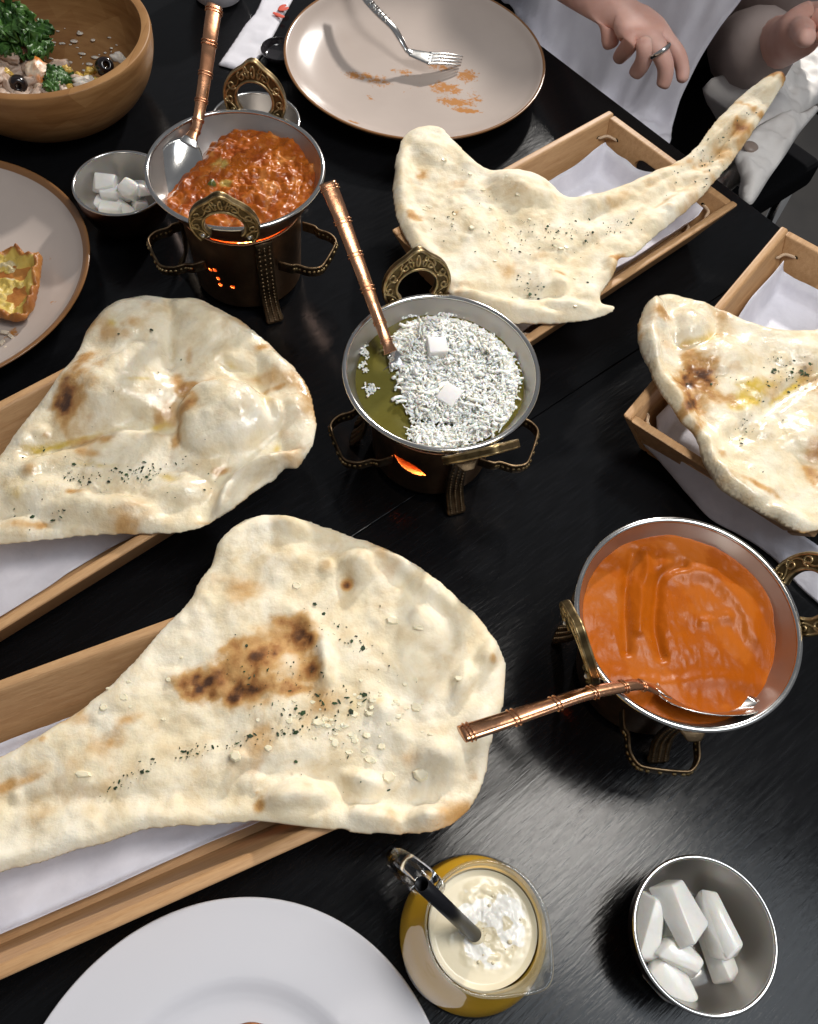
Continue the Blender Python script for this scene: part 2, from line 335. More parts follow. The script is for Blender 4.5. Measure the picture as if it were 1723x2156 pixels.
    pt=thing('tray_paper',(cen[0],cen[1],0),paper_label,'paper','paper lining the bread trays',rz)
    solid(obj('sheet',np.stack([X,Y,Z],-1).reshape(-1,3),Q,PAPER,pt),.0003,1)
    return t
LACE=M('pale_cord',(.62,.45,.30),.8,bump=(300,.3,.0005))
tray((.106,.607),46.8,'wooden bread tray beside the large beige plate, slotted end toward the seated person','white paper under the long-tailed bread by the seated person',(-.11,.117,-.060,.060),1)
tray((.2915,.4725),58,'wooden bread tray with white paper spilling over its end beside the smooth orange curry','white paper inside the tray that stands behind the smooth orange curry',(-.110,.114,-.061,.061),2)
n_=np.array([-.719,.695]); t_=np.array([.695,.719]); cc=n_*.373+t_*(-.0175)
tray(cc,46,'wooden bread tray under the oily bread with two big blisters','white paper under the oily bread with two big blisters',(-.113,.109,-.050,.054),3)
n_=np.array([-.5075,.862]); t_=np.array([.862,.5075]); cd_=n_*.157+t_*(-.0775)
tray(cd_,30.5,'wooden bread tray beside the white plate, under the bread with a scorched patch','white paper under the bread with a scorched patch',(-.113,.108,-.0535,.0535),4)
# paper draped over the end of the tray behind the orange curry
def hang(x,y): return 0.
px=[(1330,895),(1475,985),(1600,1070),(1760,1150),(1760,1290),(1690,1245),(1640,1180),(1570,1132),(1500,1092),(1440,1020),(1390,950)]
top=[(1350,918),(1418,960),(1490,1004),(1565,1050),(1640,1095),(1740,1160),(1850,1240)]
bot=[(1368,945),(1425,1012),(1492,1088),(1560,1128),(1625,1172),(1700,1250),(1800,1330)]
zt=[.026,.028,.029,.030,.031,.031,.03]; zb=[.012,.006,.003,.003,.003,.003,.003]
T3=smooth([P(*p,z) for p,z in zip(top,zt)],8,False); B3=smooth([P(*p,z) for p,z in zip(bot,zb)],8,False)
rows=18; G=[]
for k in range(rows):
    s=k/(rows-1); p=T3*(1-s)+B3*s; p=p.copy(); p[:,2]+= -.008*math.sin(math.pi*s)*(1-s)+.0025*fbm(p[:,0]*1.,p[:,1]+s*.02,60,3,9)*min(1,4*s)*(1 if s<.9 else .3)
    p[:,2]=np.maximum(p[:,2],.0012); G.append(p)
G=np.array(G); m_=G.shape[1]; idx=np.arange(rows*m_).reshape(rows,m_); Q=np.stack([idx[:-1,:-1],idx[1:,:-1],idx[1:,1:],idx[:-1,1:]],-1).reshape(-1,4)
dp=thing('draped_paper',P(1560,1100,0),'crumpled white paper draped from tray end to the table behind the orange curry','paper')
solid(wobj('sheet',G.reshape(-1,3),Q,PAPER,dp),.0003,1)
# ---------------------------------------------------------------- breads
def naan_mat(name,oil,base=(.80,.695,.49)):
    m=M(name,base,.55,spec=.6 if oil else .3,sss=.15,var=(70,(.66,.50,.285),.40,.78),bump=[(85,.2,.003),(230,.5 if oil else .38,.0013),(620,.4,.0005)],coat=.0)
    N=m.node_tree.nodes; L=m.node_tree.links; x=N[m['mix']]; mp=N['Mapping']; n=N.new('ShaderNodeTexNoise'); n.inputs['Scale'].default_value=24; n.inputs['Detail'].default_value=7; n.inputs['Roughness'].default_value=.68; n.inputs['Distortion'].default_value=.8; L.new(mp.outputs[0],n.inputs['Vector'])
    r_=N.new('ShaderNodeMapRange'); r_.inputs[1].default_value=.42; r_.inputs[2].default_value=.66; L.new(n.outputs[0],r_.inputs[0]); x2=N.new('ShaderNodeMix'); x2.data_type='RGBA'; L.new(r_.outputs[0],x2.inputs[0]); L.new(x.outputs[2],x2.inputs[6]); x2.inputs[7].default_value=(.87,.80,.65,1); L.new(x2.outputs[2],N['Principled BSDF'].inputs['Base Color'])
    return add_mask(m,[(2,(.62,.43,.07),(.12,1.0),170,.35),(0,(.56,.33,.125),(.06,.5),130,.28),(0,(.33,.135,.038),(.35,.9),190,.45),(0,(.075,.032,.016),(.66,1.15),170,.6)],(1,.5,.05,55) if oil else (1,.62,.3,55))
def naan(name_label,outline,zf,bumps,brown,oil,yellow,herbs,garlic,seed,oily,T=.0052,ridges=(),holes=(),rough_amp=1.):
    W3=np.array([PF(u,v,zf)[:2] for u,v in outline]); poly=smooth(W3,4); poly=poly+.0006*np.stack([vn(poly[:,0],poly[:,1],160,seed),vn(poly[:,1],poly[:,0],160,seed+5)],-1)
    x,y,d,Q,bd=slab(poly,.0017)
    rb=np.random.default_rng(seed+90); nb=80; lo_,hi_=poly.min(0),poly.max(0); bx_=rb.uniform(lo_[0],hi_[0],nb); by_=rb.uniform(lo_[1],hi_[1],nb); br_=rb.choice([.0025,.003,.004,.005,.007],nb); bh_=rb.uniform(.14,.34,nb)*br_; bc_=rb.random(nb)
    def blist(x,y):
        z=np.zeros_like(x); c=np.zeros_like(x)
        for k in range(nb):
            m=(np.abs(x-bx_[k])<br_[k]*1.2)&(np.abs(y-by_[k])<br_[k]*1.2)
            if not m.any(): continue
            g=np.maximum(0,1-((x[m]-bx_[k])**2+(y[m]-by_[k])**2)/br_[k]**2*(1+.3*vn(x[m],y[m],300,3)))
            z[m]+=bh_[k]*g**.8
            if bc_[k]>.85: c[m]=np.maximum(c[m],(.2+.25*(bc_[k]-.85)/.15)*g)
        return z,c
    zf2=np.vectorize(zf) if not getattr(zf,'vec',False) else zf
    def field(x,y,d):
        e=np.clip(d/.009,0,1); z=T*np.sqrt(np.maximum(0,1-(1-e)**2))
        z+=.0028*np.exp(-((d-.011)/.007)**2)*(.6+.8*vn(x,y,38,seed))
        f=np.clip(d/.012,0,1)
        z+=.72*f*rough_amp*(.0036*fbm(x,y,26,2,seed)+.0013*vn(x,y,75,seed+4)+.0009*fbm(x,y,150,2,seed+7))
        cell=vn(x,y,60,seed+11); z+=f*.0016*rough_amp*np.clip(cell-.25,0,1)
        for (u,v,rx,ry,a,h,sharp) in bumps:
            p=PF(u,v,zf); sc=np.linalg.norm(p-CO)/FPX; a=math.radians(a); dx,dy=x-p[0],y-p[1]
            X=(dx*math.cos(a)+dy*math.sin(a))/(rx*sc); Y=(-dx*math.sin(a)+dy*math.cos(a))/(ry*sc)
            X=X+.22*vn(x,y,26,seed+22)+.08*vn(x,y,70,seed+24); Y=Y+.22*vn(x,y,26,seed+23)+.08*vn(x,y,70,seed+25); q2=X*X+Y*Y
            z=z+np.clip(d/.006,0,1)*(h*np.maximum(0,1-q2)**(.55 if sharp else 1.5))
        for (pts,wd,h) in ridges:
            R=smooth([PF(u,v,zf)[:2] for u,v in pts],6,False); best=np.full(x.shape,1e9)
            for p0,p1 in zip(R[:-1],R[1:]):
                e_=p1-p0; t=np.clip(((x-p0[0])*e_[0]+(y-p0[1])*e_[1])/(e_@e_+1e-15),0,1); best=np.minimum(best,(x-p0[0]-t*e_[0])**2+(y-p0[1]-t*e_[1])**2)
            z=z+np.clip(d/.004,0,1)*h*np.exp(-best/wd**2)
        z=z+np.clip(d/.008,0,1)*blist(x,y)[0]
        for (u,v,r) in holes:
            p=PF(u,v,zf); sc=np.linalg.norm(p-CO)/FPX; z=z-.009*np.exp(-((x-p[0])**2+(y-p[1])**2)/(r*sc)**2)
        return z
    h=field(x,y,d); h=np.maximum(h,.0004); eb=np.clip(d/.011,0,1); zb=zf2(x,y)+.0012*vn(x,y,14,seed+2)+.0022*(1-np.sqrt(1-(1-eb)**2)); h=np.maximum(h-.0022*(1-np.sqrt(1-(1-eb)**2)),.0003)
    def mask(spots,nz=.0,warp=.35):
        o=np.zeros_like(x)
        for (u,v,rx,ry,a,s) in spots:
            p=PF(u,v,zf); sc=np.linalg.norm(p-CO)/FPX; a=math.radians(a); dx,dy=x-p[0],y-p[1]
            X=(dx*math.cos(a)+dy*math.sin(a))/(rx*sc); Y=(-dx*math.sin(a)+dy*math.cos(a))/(ry*sc)
            X=X+.38*fbm(x,y,85,4,seed+31); Y=Y+.38*fbm(x,y,85,4,seed+37); q2=X*X+Y*Y; o=1-(1-np.minimum(o,1.15)/1.2)*(1-np.minimum(.93*s,1.15)/1.2*np.exp(-q2)); o=o*1.2
            o=np.where(o<1e-3,0,o-1e-9)
        return o*(1+.35*fbm(x,y,210,2,seed+41))
    br=mask(brown); br=np.maximum(br,.38*np.clip(1-d/.0035,0,1)*np.clip(.2+1.1*vn(x,y,28,seed+8),0,1))
    br=np.maximum(br,.22*np.clip(fbm(x,y,33,4,seed+13)-.30,0,1)/.5)
    br=np.maximum(br,blist(x,y)[1])
    for (u,v,r) in holes: 
        p=PF(u,v,zf); sc=np.linalg.norm(p-CO)/FPX; br=np.maximum(br,1.1*np.exp(-((x-p[0])**2+(y-p[1])**2)/(r*.8*sc)**2))  # shade inside each hole painted in through the browning mask
    ol=np.clip(mask(oil,warp=.5)+(.35 if oily else 0),0,1); ye=mask(yellow,warp=.6)
    V,F=two_sided(x,y,zb+h,zb,Q,bd,d)
    A=np.stack([br,ol,ye,np.ones_like(x)],-1); A=np.concatenate([A,(A*np.array([.6,0,0,1]))[~bd]])
    cen=poly.mean(0); t=thing('naan_bread',(cen[0],cen[1],float(zf(*cen))),name_label,'bread','naan breads in the wooden trays')
    wobj('bread',V,F,naan_mat('naan_crust_%d'%seed,oily),t,attr=A)
    # lookup of the upper surface
    lut={}; st=.0017
    kx=np.round(x/st).astype(int); ky=np.round(y/st).astype(int)
    for a_,b_,zz in zip(kx,ky,zb+h): lut[(a_,b_)]=zz
    def top(px_,py_): 
        k=(round(px_/st),round(py_/st)); return lut.get(k,lut.get((k[0]+1,k[1]),None))
    r=random.Random(seed); parts=[]
    for (u0,v0,u1,v1,wd,n,size) in herbs:
        for i in range(n):
            k=r.random(); u=u0+(u1-u0)*k+r.gauss(0,wd*1.25); v=v0+(v1-v0)*k+r.gauss(0,wd*.9); p=PF(u,v,zf); z=top(p[0],p[1])
            if z is None: continue
            p=PF(u,v,lambda a,b:z); s=size*r.choice([.22,.28,.35,.4,.5,.7,1.1])*1e-3; an=r.random()*6.28; el=r.choice([.3,.45,.8])
            c,sn=math.cos(an),math.sin(an); tl=r.uniform(-.3,.3)
            quad=[(-s,-s*el*.7,0),(s*.2,-s*el,.0003),(s,s*el*.2,0),(s*.4,s*el,.0004),(-s*.8,s*el*.6,.0002)]
            Vq=[(p[0]+c*a-sn*b,p[1]+sn*a+c*b,z+.0005+cc_+a*tl) for a,b,cc_ in quad]+[(p[0],p[1],z-.0004)]
            parts.append((Vq,[(0,1,2,3,4),(1,0,5),(2,1,5),(3,2,5),(4,3,5),(0,4,5)]))
    if parts:
        V,F=join(parts); hb=wobj('herb_flakes',V,F,HERB,t,smooth=False); hb['kind']='stuff'
    parts=[]
    for (u0,v0,wd,hd,n,s0,s1) in garlic:
        for i in range(n):
            u,v=u0+r.gauss(0,wd),v0+r.gauss(0,hd); p=PF(u,v,zf); z=top(p[0],p[1])
            if z is None: continue
            s=r.uniform(s0,s1)*1e-3; a=r.random()*6.28; k=r.uniform(.45,.95); V8=[]
            for j in range(7):
                th=a+j*.898; q=r.uniform(.75,1.1); X,Y=s*q*math.cos(th),s*q*k*math.sin(th); V8+=[(p[0]+X,p[1]+Y,z-.0004),(p[0]+X*.72,p[1]+Y*.72,z+s*r.uniform(.12,.3))]
            F8=[tuple(range(1,14,2))]+[(2*j,(2*j+2)%14,(2*j+3)%14,2*j+1) for j in range(7)]; parts.append((V8,F8))
    if parts:
        V,F=join(parts); g=wobj('garlic_bits',V,F,GARLIC,t,smooth=False); g['kind']='stuff'
    return t
def lin(cen,deg,z0,slope,lo,hi,quad=0.,q0=0.):
    tx,ty=math.cos(math.radians(deg)),math.sin(math.radians(deg))
    def f(x,y):
        s=(x-cen[0])*tx+(y-cen[1])*ty; return np.clip(z0+slope*s,lo,hi)+quad*np.maximum(0,s-q0)**2
    f.vec=True; return f
# --- the scorched bread on the tray beside the white plate
z6=lambda L:[(373.9+a*.434,1046.9+b*.434) for a,b in L]; z1=lambda L:[(a*.434,1233.9+b*.434) for a,b in L]
outD=z6([(190,220),(240,160),(300,115),(380,85),(460,77),(540,88),(620,105),(700,130),(780,160),(860,190),(940,215),(1010,245),(1090,285),(1170,330),(1250,385),(1330,450),(1400,515),(1450,560),(1500,620),(1550,690),(1590,760),(1608,820),(1608,900),(1600,980),(1580,1060),(1550,1150),(1525,1240),(1520,1300),(1510,1360),(1480,1440),(1440,1510),(1390,1570),(1330,1610),(1260,1640),(1180,1655),(1080,1658),(980,1655),(880,1650),(800,1640),(720,1635),(650,1632),(560,1620),(480,1605),(400,1597),(320,1600),(240,1605),(160,1610),(80,1618),(0,1622)])+z1([(700,1210),(560,1255),(440,1290),(300,1330),(150,1380),(0,1415),(-150,1450),(-300,1420),(-370,1250),(-300,1080),(-160,940),(0,825),(100,770),(200,710),(300,650),(400,580),(480,520),(560,450),(620,380),(690,310),(750,240),(810,170),(870,115),(920,60),(960,-30)])+[(439,1190)]
zD=lin((.0,.16),30.5,.058,.07,.040,.062)
bD=z6
def sp(conv,L): return [tuple(conv([(a,b)])[0])+tuple(r) for a,b,*r in L]
naan('garlic bread with a large scorched patch, lying over the tray by the white plate',outD,zD,
 sp(z6,[(885,365,50,36,-20,.009,0),(900,1385,52,32,0,.009,0),(600,1455,80,34,8,.010,0),(930,1540,50,30,0,.007,0),(1180,1545,48,30,15,.009,0),(1390,920,30,55,-10,.009,0),(1250,1240,42,42,0,.007,0),(560,170,60,28,-15,.006,0),(1130,860,60,50,0,.004,0),(1010,1040,40,30,0,.004,0),(730,760,22,70,10,.006,0),(400,840,90,60,20,.004,0),(1500,800,24,70,-20,.006,0),(1300,420,30,30,0,.004,0),(290,1270,20,14,0,.004,1),(1060,330,70,40,-30,.005,0)]),
 sp(z6,[(610,700,38,26,-70,1.15),(530,620,34,18,0,.55),(420,770,44,28,30,.8),(270,740,26,20,0,.62),(150,900,46,28,30,1.1),(340,950,40,22,15,1.15),(560,930,44,18,10,.85),(650,860,24,20,0,.7),(400,850,100,46,30,.42),(480,700,80,34,30,.4),(100,930,50,26,0,.6),(400,1490,13,22,0,.55),(1440,1350,14,14,0,.3)])+sp(z1,[(640,660,50,15,40,.36),(520,790,46,16,40,.42),(120,940,70,15,35,.36),(30,1010,50,12,35,.3)]),
 [(700,1480,120,70,20,.5),(800,1380,80,60,0,.4)],[(700,1520,130,26,20,.34),(760,1470,70,40,0,.3),(690,1180,40,20,0,.3)],
 [tuple(z6([(0,1250)])[0])+tuple(z6([(560,1130)])[0])+(7,60,1.5),tuple(z6([(560,1100)])[0])+tuple(z6([(900,960)])[0])+(22,46,1.7),tuple(z6([(330,780)])[0])+tuple(z6([(640,960)])[0])+(34,46,1.1),tuple(z6([(760,640)])[0])+tuple(z6([(880,740)])[0])+(14,22,1.8),tuple(z6([(640,500)])[0])+tuple(z6([(1000,900)])[0])+(36,22,1.3),(210,1680,330,1600,9,26,1.3),(470,1420,760,1620,60,36,1.1)],
 [tuple(z6([(900,1100)])[0])+(70,45,46,1.0,3.4),tuple(z6([(700,1120)])[0])+(40,25,14,1.5,3.6)]+[tuple(z6([q_])[0])+(1,1,1,3.8,5.0) for q_ in ((580,440),(1040,615),(1150,1040),(930,1280),(290,1270),(1165,650),(690,1110),(1180,1350),(1030,1360))]+[(180,1635,1,1,1,5,5.6),(330,1500,120,60,10,1.5,3)],4,False,ridges=[(z6([(640,600),(690,760),(720,900)]),.005,.004),(z6([(1000,330),(1150,480),(1280,560),(1330,720)]),.006,-.0035),(z6([(300,1330),(700,1360),(1000,1470),(1150,1500),(1370,1400),(1400,1200)]),.006,-.004),(z1([(0,1060),(600,1040),(1300,1010)]),.007,-.003)],holes=sp(z6,[(822,430,15)]))
# --- the oily blistered bread
z5=lambda L:[(a*.434,560.9+b*.434) for a,b in L]
outC=z5([(0,920),(80,800),(150,710),(230,620),(290,540),(340,470),(375,420),(395,360),(430,300),(490,230),(560,180),(640,155),(720,140),(790,145),(850,153),(940,155),(1010,175),(1090,215),(1170,260),(1240,310),(1310,370),(1370,430),(1430,480),(1480,540),(1515,600),(1530,650),(1540,705),(1550,760),(1550,830),(1530,880),(1495,940),(1450,1000),(1400,1005),(1340,1055),(1260,1105),(1180,1165),(1100,1225),(1040,1260),(960,1290),(870,1310),(780,1318),(700,1318),(600,1320),(480,1322),(350,1335),(220,1350),(100,1365),(0,1380),(-150,1420),(-300,1500),(-450,1470),(-420,1280),(-220,1080),(-90,990)])
zC=lin((-.17,.33),46,.056,.08,.034,.062)
naan('oily bread with two big blisters on its tray beside the pastry plate',outC,zC,
 sp(z5,[(1080,730,112,92,20,.020,1),(540,600,130,110,30,.019,0),(650,320,80,75,0,.008,0),(980,300,70,50,-20,.005,0),(1340,480,34,60,40,.007,0),(1400,680,45,40,0,.006,0),(430,1170,190,50,-4,.010,0),(820,1130,130,40,20,.007,0),(1290,990,90,30,25,.010,0),(250,950,120,40,30,.004,0)]),
 sp(z5,[(400,640,46,70,10,.62),(340,700,20,34,0,1.0),(440,500,24,20,0,.5),(900,620,18,60,40,.62),(960,590,34,12,30,.62),(920,720,24,18,0,.7),(860,850,12,46,0,.5),(500,850,44,14,10,.5),(440,920,30,14,0,.45),(1290,410,18,10,20,.6),(1340,600,30,10,20,.42),(370,1120,26,9,0,.55),(1080,1000,28,10,20,.5),(660,330,20,14,0,.35),(460,310,20,30,20,.5),(930,440,10,24,0,.35),(1540,690,10,22,0,.6),(1040,1255,40,8,10,.5),(120,1270,40,16,0,.35),(210,1275,14,10,0,.5)]),
 [(z5([(a,b)])[0])+(rx,ry,an,s) for a,b,rx,ry,an,s in ((1180,720,90,60,0,.9),(700,260,60,90,0,.9),(640,500,110,60,20,.8),(400,1000,180,40,5,.8),(700,640,90,40,10,.8),(150,1000,100,50,20,.9),(1350,450,40,90,30,.6),(1080,640,50,30,0,.7),(780,1060,90,30,10,.6),(1450,650,60,60,0,.5))],
 [(z5([(a,b)])[0])+(rx,ry,an,s) for a,b,rx,ry,an,s in ((560,330,14,14,0,.8),(800,775,20,16,0,.95),(690,610,28,7,30,.8),(400,840,110,8,22,.75),(240,890,40,10,22,.9),(830,1040,34,12,-10,.7),(1280,620,12,60,30,.45),(1340,870,12,30,0,.6),(1130,490,44,7,-25,.55),(830,500,10,60,0,.35),(100,1110,60,24,0,.45),(480,980,80,10,5,.5))],
 [tuple(z5([(330,1040)])[0])+tuple(z5([(780,990)])[0])+(12,90,1.2),tuple(z5([(0,930)])[0])+tuple(z5([(1000,1000)])[0])+(30,34,1.4),tuple(z5([(560,390)])[0])+tuple(z5([(950,640)])[0])+(50,8,2.),tuple(z5([(100,1200)])[0])+tuple(z5([(850,1130)])[0])+(16,20,1.6)],
 [],3,True,ridges=[(z5([(1075,1210),(1120,1100),(1220,1030),(1330,1000),(1430,1002)]),.0045,.009),(z5([(1000,1200),(1060,1060),(1180,960),(1300,900),(1400,915)]),.006,-.004),(z5([(810,150),(830,240),(820,360),(830,500)]),.004,-.004),(z5([(150,930),(400,840),(640,750)]),.006,-.006),(z5([(640,760),(790,790),(850,760)]),.006,-.007),(z5([(0,1240),(300,1130),(560,1100),(800,1190)]),.006,-.0035),(z5([(1090,480),(1180,530),(1270,640),(1340,820),(1330,890)]),.005,-.005)],rough_amp=.8,T=.0038)
# --- the long-tailed bread
outA=[(845,290),(862,277),(885,268),(912,266),(935,274),(953,292),(972,313),(1000,338),(1030,357),(1060,358),(1085,357),(1112,361),(1137,370),(1160,385),(1180,402),(1195,414),(1215,416),(1245,411),(1285,400),(1330,382),(1370,362),(1410,345),(1440,328),(1462,308),(1480,284),(1497,262),(1520,238),(1545,212),(1570,190),(1597,170),(1620,155),(1638,149),(1653,153),(1658,165),(1655,180),(1640,205),(1618,240),(1595,275),(1575,305),(1550,340),(1520,375),(1490,410),(1460,440),(1430,465),(1400,490),(1375,512),(1350,535),(1332,550),(1310,552),(1303,560),(1298,582),(1285,603),(1270,622),(1268,638),(1280,643),(1293,644),(1299,652),(1295,662),(1275,672),(1240,682),(1200,688),(1150,691),(1110,692),(1060,686),(1010,670),(960,642),(920,605),(885,560),(858,525),(840,490),(828,455),(821,420),(822,385),(828,345),(835,312)]
zA=lin((.106,.607),46.8,.056,.05,.048,.062,1.15,.05)
def tA(x,y): return (x-.106)*math.cos(math.radians(46.8))+(y-.607)*math.sin(math.radians(46.8))
naan('long-tailed bread with a browned tail tip reaching toward the seated person',outA,zA,
 [(1090,410,85,42,-12,.011,0),(900,320,55,55,0,.006,0),(1010,480,80,60,0,.004,0),(1150,600,80,50,0,.005,0),(1290,575,26,40,30,.006,0),(1060,650,140,28,-8,.008,0),(1200,650,90,22,0,.006,0),(1400,400,120,18,38,.005,0),(1550,260,110,16,48,.006,0),(1180,610,24,24,0,.005,0)],
 [(1570,280,16,26,50,.8),(1560,310,18,34,50,.5),(1640,170,12,34,60,.9),(1600,250,8,70,55,.5),(1500,380,9,80,45,.4),(888,378,14,18,0,.55),(876,468,18,20,0,.6),(1010,330,44,8,-30,.4),(1300,552,22,10,20,.7),(1420,352,26,6,20,.5),(1130,365,40,6,-15,.35),(1400,430,40,6,40,.35),(1080,420,70,24,-10,.26),(960,460,10,10,0,.4),(1180,590,16,5,-20,.45)],
 [],[(1090,465,70,8,8,.3),(1460,400,30,14,40,.3)],
 [(1060,500,1330,470,16,80,1.3),(1090,590,1130,620,16,22,1.8),(930,420,1250,560,40,50,1.0),(1380,420,1600,220,16,30,1.2),(1480,400,1520,320,12,12,2.0),(1240,520,1330,440,14,16,1.2),(900,470,1000,460,16,8,1.6)],
 [(1010,450,60,50,18,1.6,3.4),(1150,560,60,40,10,1.6,3.)],1,False,ridges=[([(1230,470),(1340,430),(1440,380),(1520,310),(1590,220)],.006,-.004),([(1180,560),(1300,490),(1390,430)],.005,-.003),([(960,620),(1060,620),(1160,640),(1250,655)],.005,-.004),([(850,330),(845,400),(860,470),(900,540)],.006,.003)],T=.0045)
# --- the bread with oil puddles
zq=lambda L:[(1121.7+a*.38153,448.7+b*.38153) for a,b in L]
outB=zq([(760,445),(820,460),(880,475),(950,490),(1000,515),(1060,540),(1110,565),(1170,600),(1250,625),(1350,645),(1450,645),(1576,635),(1750,560),(1950,420),(2150,250),(2280,270),(2230,450),(2110,750),(2010,1100),(1950,1450),(1850,1680),(1700,1770),(1576,1772),(1500,1790),(1440,1780),(1350,1735),(1260,1690),(1160,1640),(1070,1590),(1000,1530),(950,1460),(910,1380),(890,1290),(860,1240),(800,1180),(740,1090),(680,1010),(640,930),(600,850),(570,780),(557,700),(562,620),(580,560),(610,510),(660,470),(710,450)])
zB=lin((.25,.42),58,.060,.02,.05,.066)
S5=lambda L:[(zq([(a,b)])[0])+tuple(r) for a,b,*r in L]
naan('oily bread with yellow oil puddles over the paper-draped tray',outB,zB,
 S5([(880,640,50,46,0,.010,0),(680,600,36,60,20,.007,0),(1050,800,70,50,0,.006,0),(640,800,26,70,0,.006,0),(1150,1500,90,50,-20,.006,0),(1480,1250,70,60,0,.009,0),(1000,1300,34,70,0,.005,0),(1420,1700,60,26,-10,.007,0),(1200,1150,40,60,30,.005,0),(1500,800,80,40,0,.005,0)]),
 S5([(890,860,30,44,-20,.75),(870,980,34,50,-20,.85),(860,1080,14,36,-30,1.0),(950,920,26,34,0,.6),(690,610,30,18,0,.62),(1040,1040,36,14,-10,.62),(900,1180,12,40,-20,.5),(1230,1550,34,10,-20,.75),(1540,1320,20,24,0,.8),(1540,1470,22,30,0,.7),(1090,880,16,14,0,.35),(1490,1790,26,10,0,.7),(570,660,8,40,0,.5),(800,1180,40,8,-50,.4)]),
 S5([(900,900,70,80,0,.8),(1300,1000,120,60,20,.9),(1400,1250,90,60,0,.7),(1150,1500,120,60,0,.7),(800,650,60,50,0,.7),(1240,820,50,40,0,.7)]),
 S5([(1175,1030,30,26,25,1.1),(1230,970,40,16,35,1.0),(1120,1080,24,16,0,.9),(1390,1000,50,8,42,1.05),(1500,910,44,9,25,.85),(920,720,50,8,25,.6),(990,690,16,16,0,.7),(1340,1200,14,40,30,.45),(1500,1170,30,20,0,.45),(770,760,8,50,0,.3)]),
 [tuple(zq([(1330,790)])[0])+tuple(zq([(1480,900)])[0])+(18,30,1.7),tuple(zq([(1260,950)])[0])+tuple(zq([(1530,900)])[0])+(10,30,1.5),tuple(zq([(950,760)])[0])+tuple(zq([(1350,1250)])[0])+(60,36,1.2),tuple(zq([(1100,1250)])[0])+tuple(zq([(1250,1100)])[0])+(10,14,1.4)],
 [],2,True,ridges=[(zq([(780,640),(790,760),(830,900),(960,1200),(1010,1400)]),.006,-.004),(zq([(1080,1260),(1200,1180),(1330,1060),(1450,960),(1576,890)]),.006,-.005),(zq([(1000,500),(1010,620),(960,720),(860,750)]),.005,-.004),(zq([(640,520),(620,680),(680,880),(800,1080),(920,1280),(1000,1460),(1200,1620)]),.007,.004)],rough_amp=.9)
# ---------------------------------------------------------------- pans on warmers
RP=.0672
def zin(r):                                   # inside of the pan, measured from the rim
    r=np.asarray(r,float); k=np.clip(r/.0655,0,1); return -.0445+.0440*k**3.2
def pan(cen,zr,label,handles):
    t=thing('curry_pan',(cen[0],cen[1],zr-.047),label,'pan','curry pans on copper warmers'); z0=.047
    rr=np.linspace(.0655,0.0,26); inner=[(r,float(zin(r))+z0) for r in rr]
    outer=[(r+.0014*(r/.0655),float(zin(r))+z0-.0014) for r in rr]
    V,F=lathe(inner,128); obj('steel_lining',V,F,STEEL_IN,t)
    V,F=lathe(outer,128); obj('copper_shell',V,[f[::-1] for f in F],COPPER,t)
    a=np.linspace(0,2*math.pi,14)[:-1]; V,F=lathe([(RP+.0019*math.cos(x),z0+.0004+.0016*math.sin(x)) for x in a],144,True); obj('rim',V,F,CHROME,t)
    for an,tilt in handles: ear(t,an,tilt,z0)
    return t
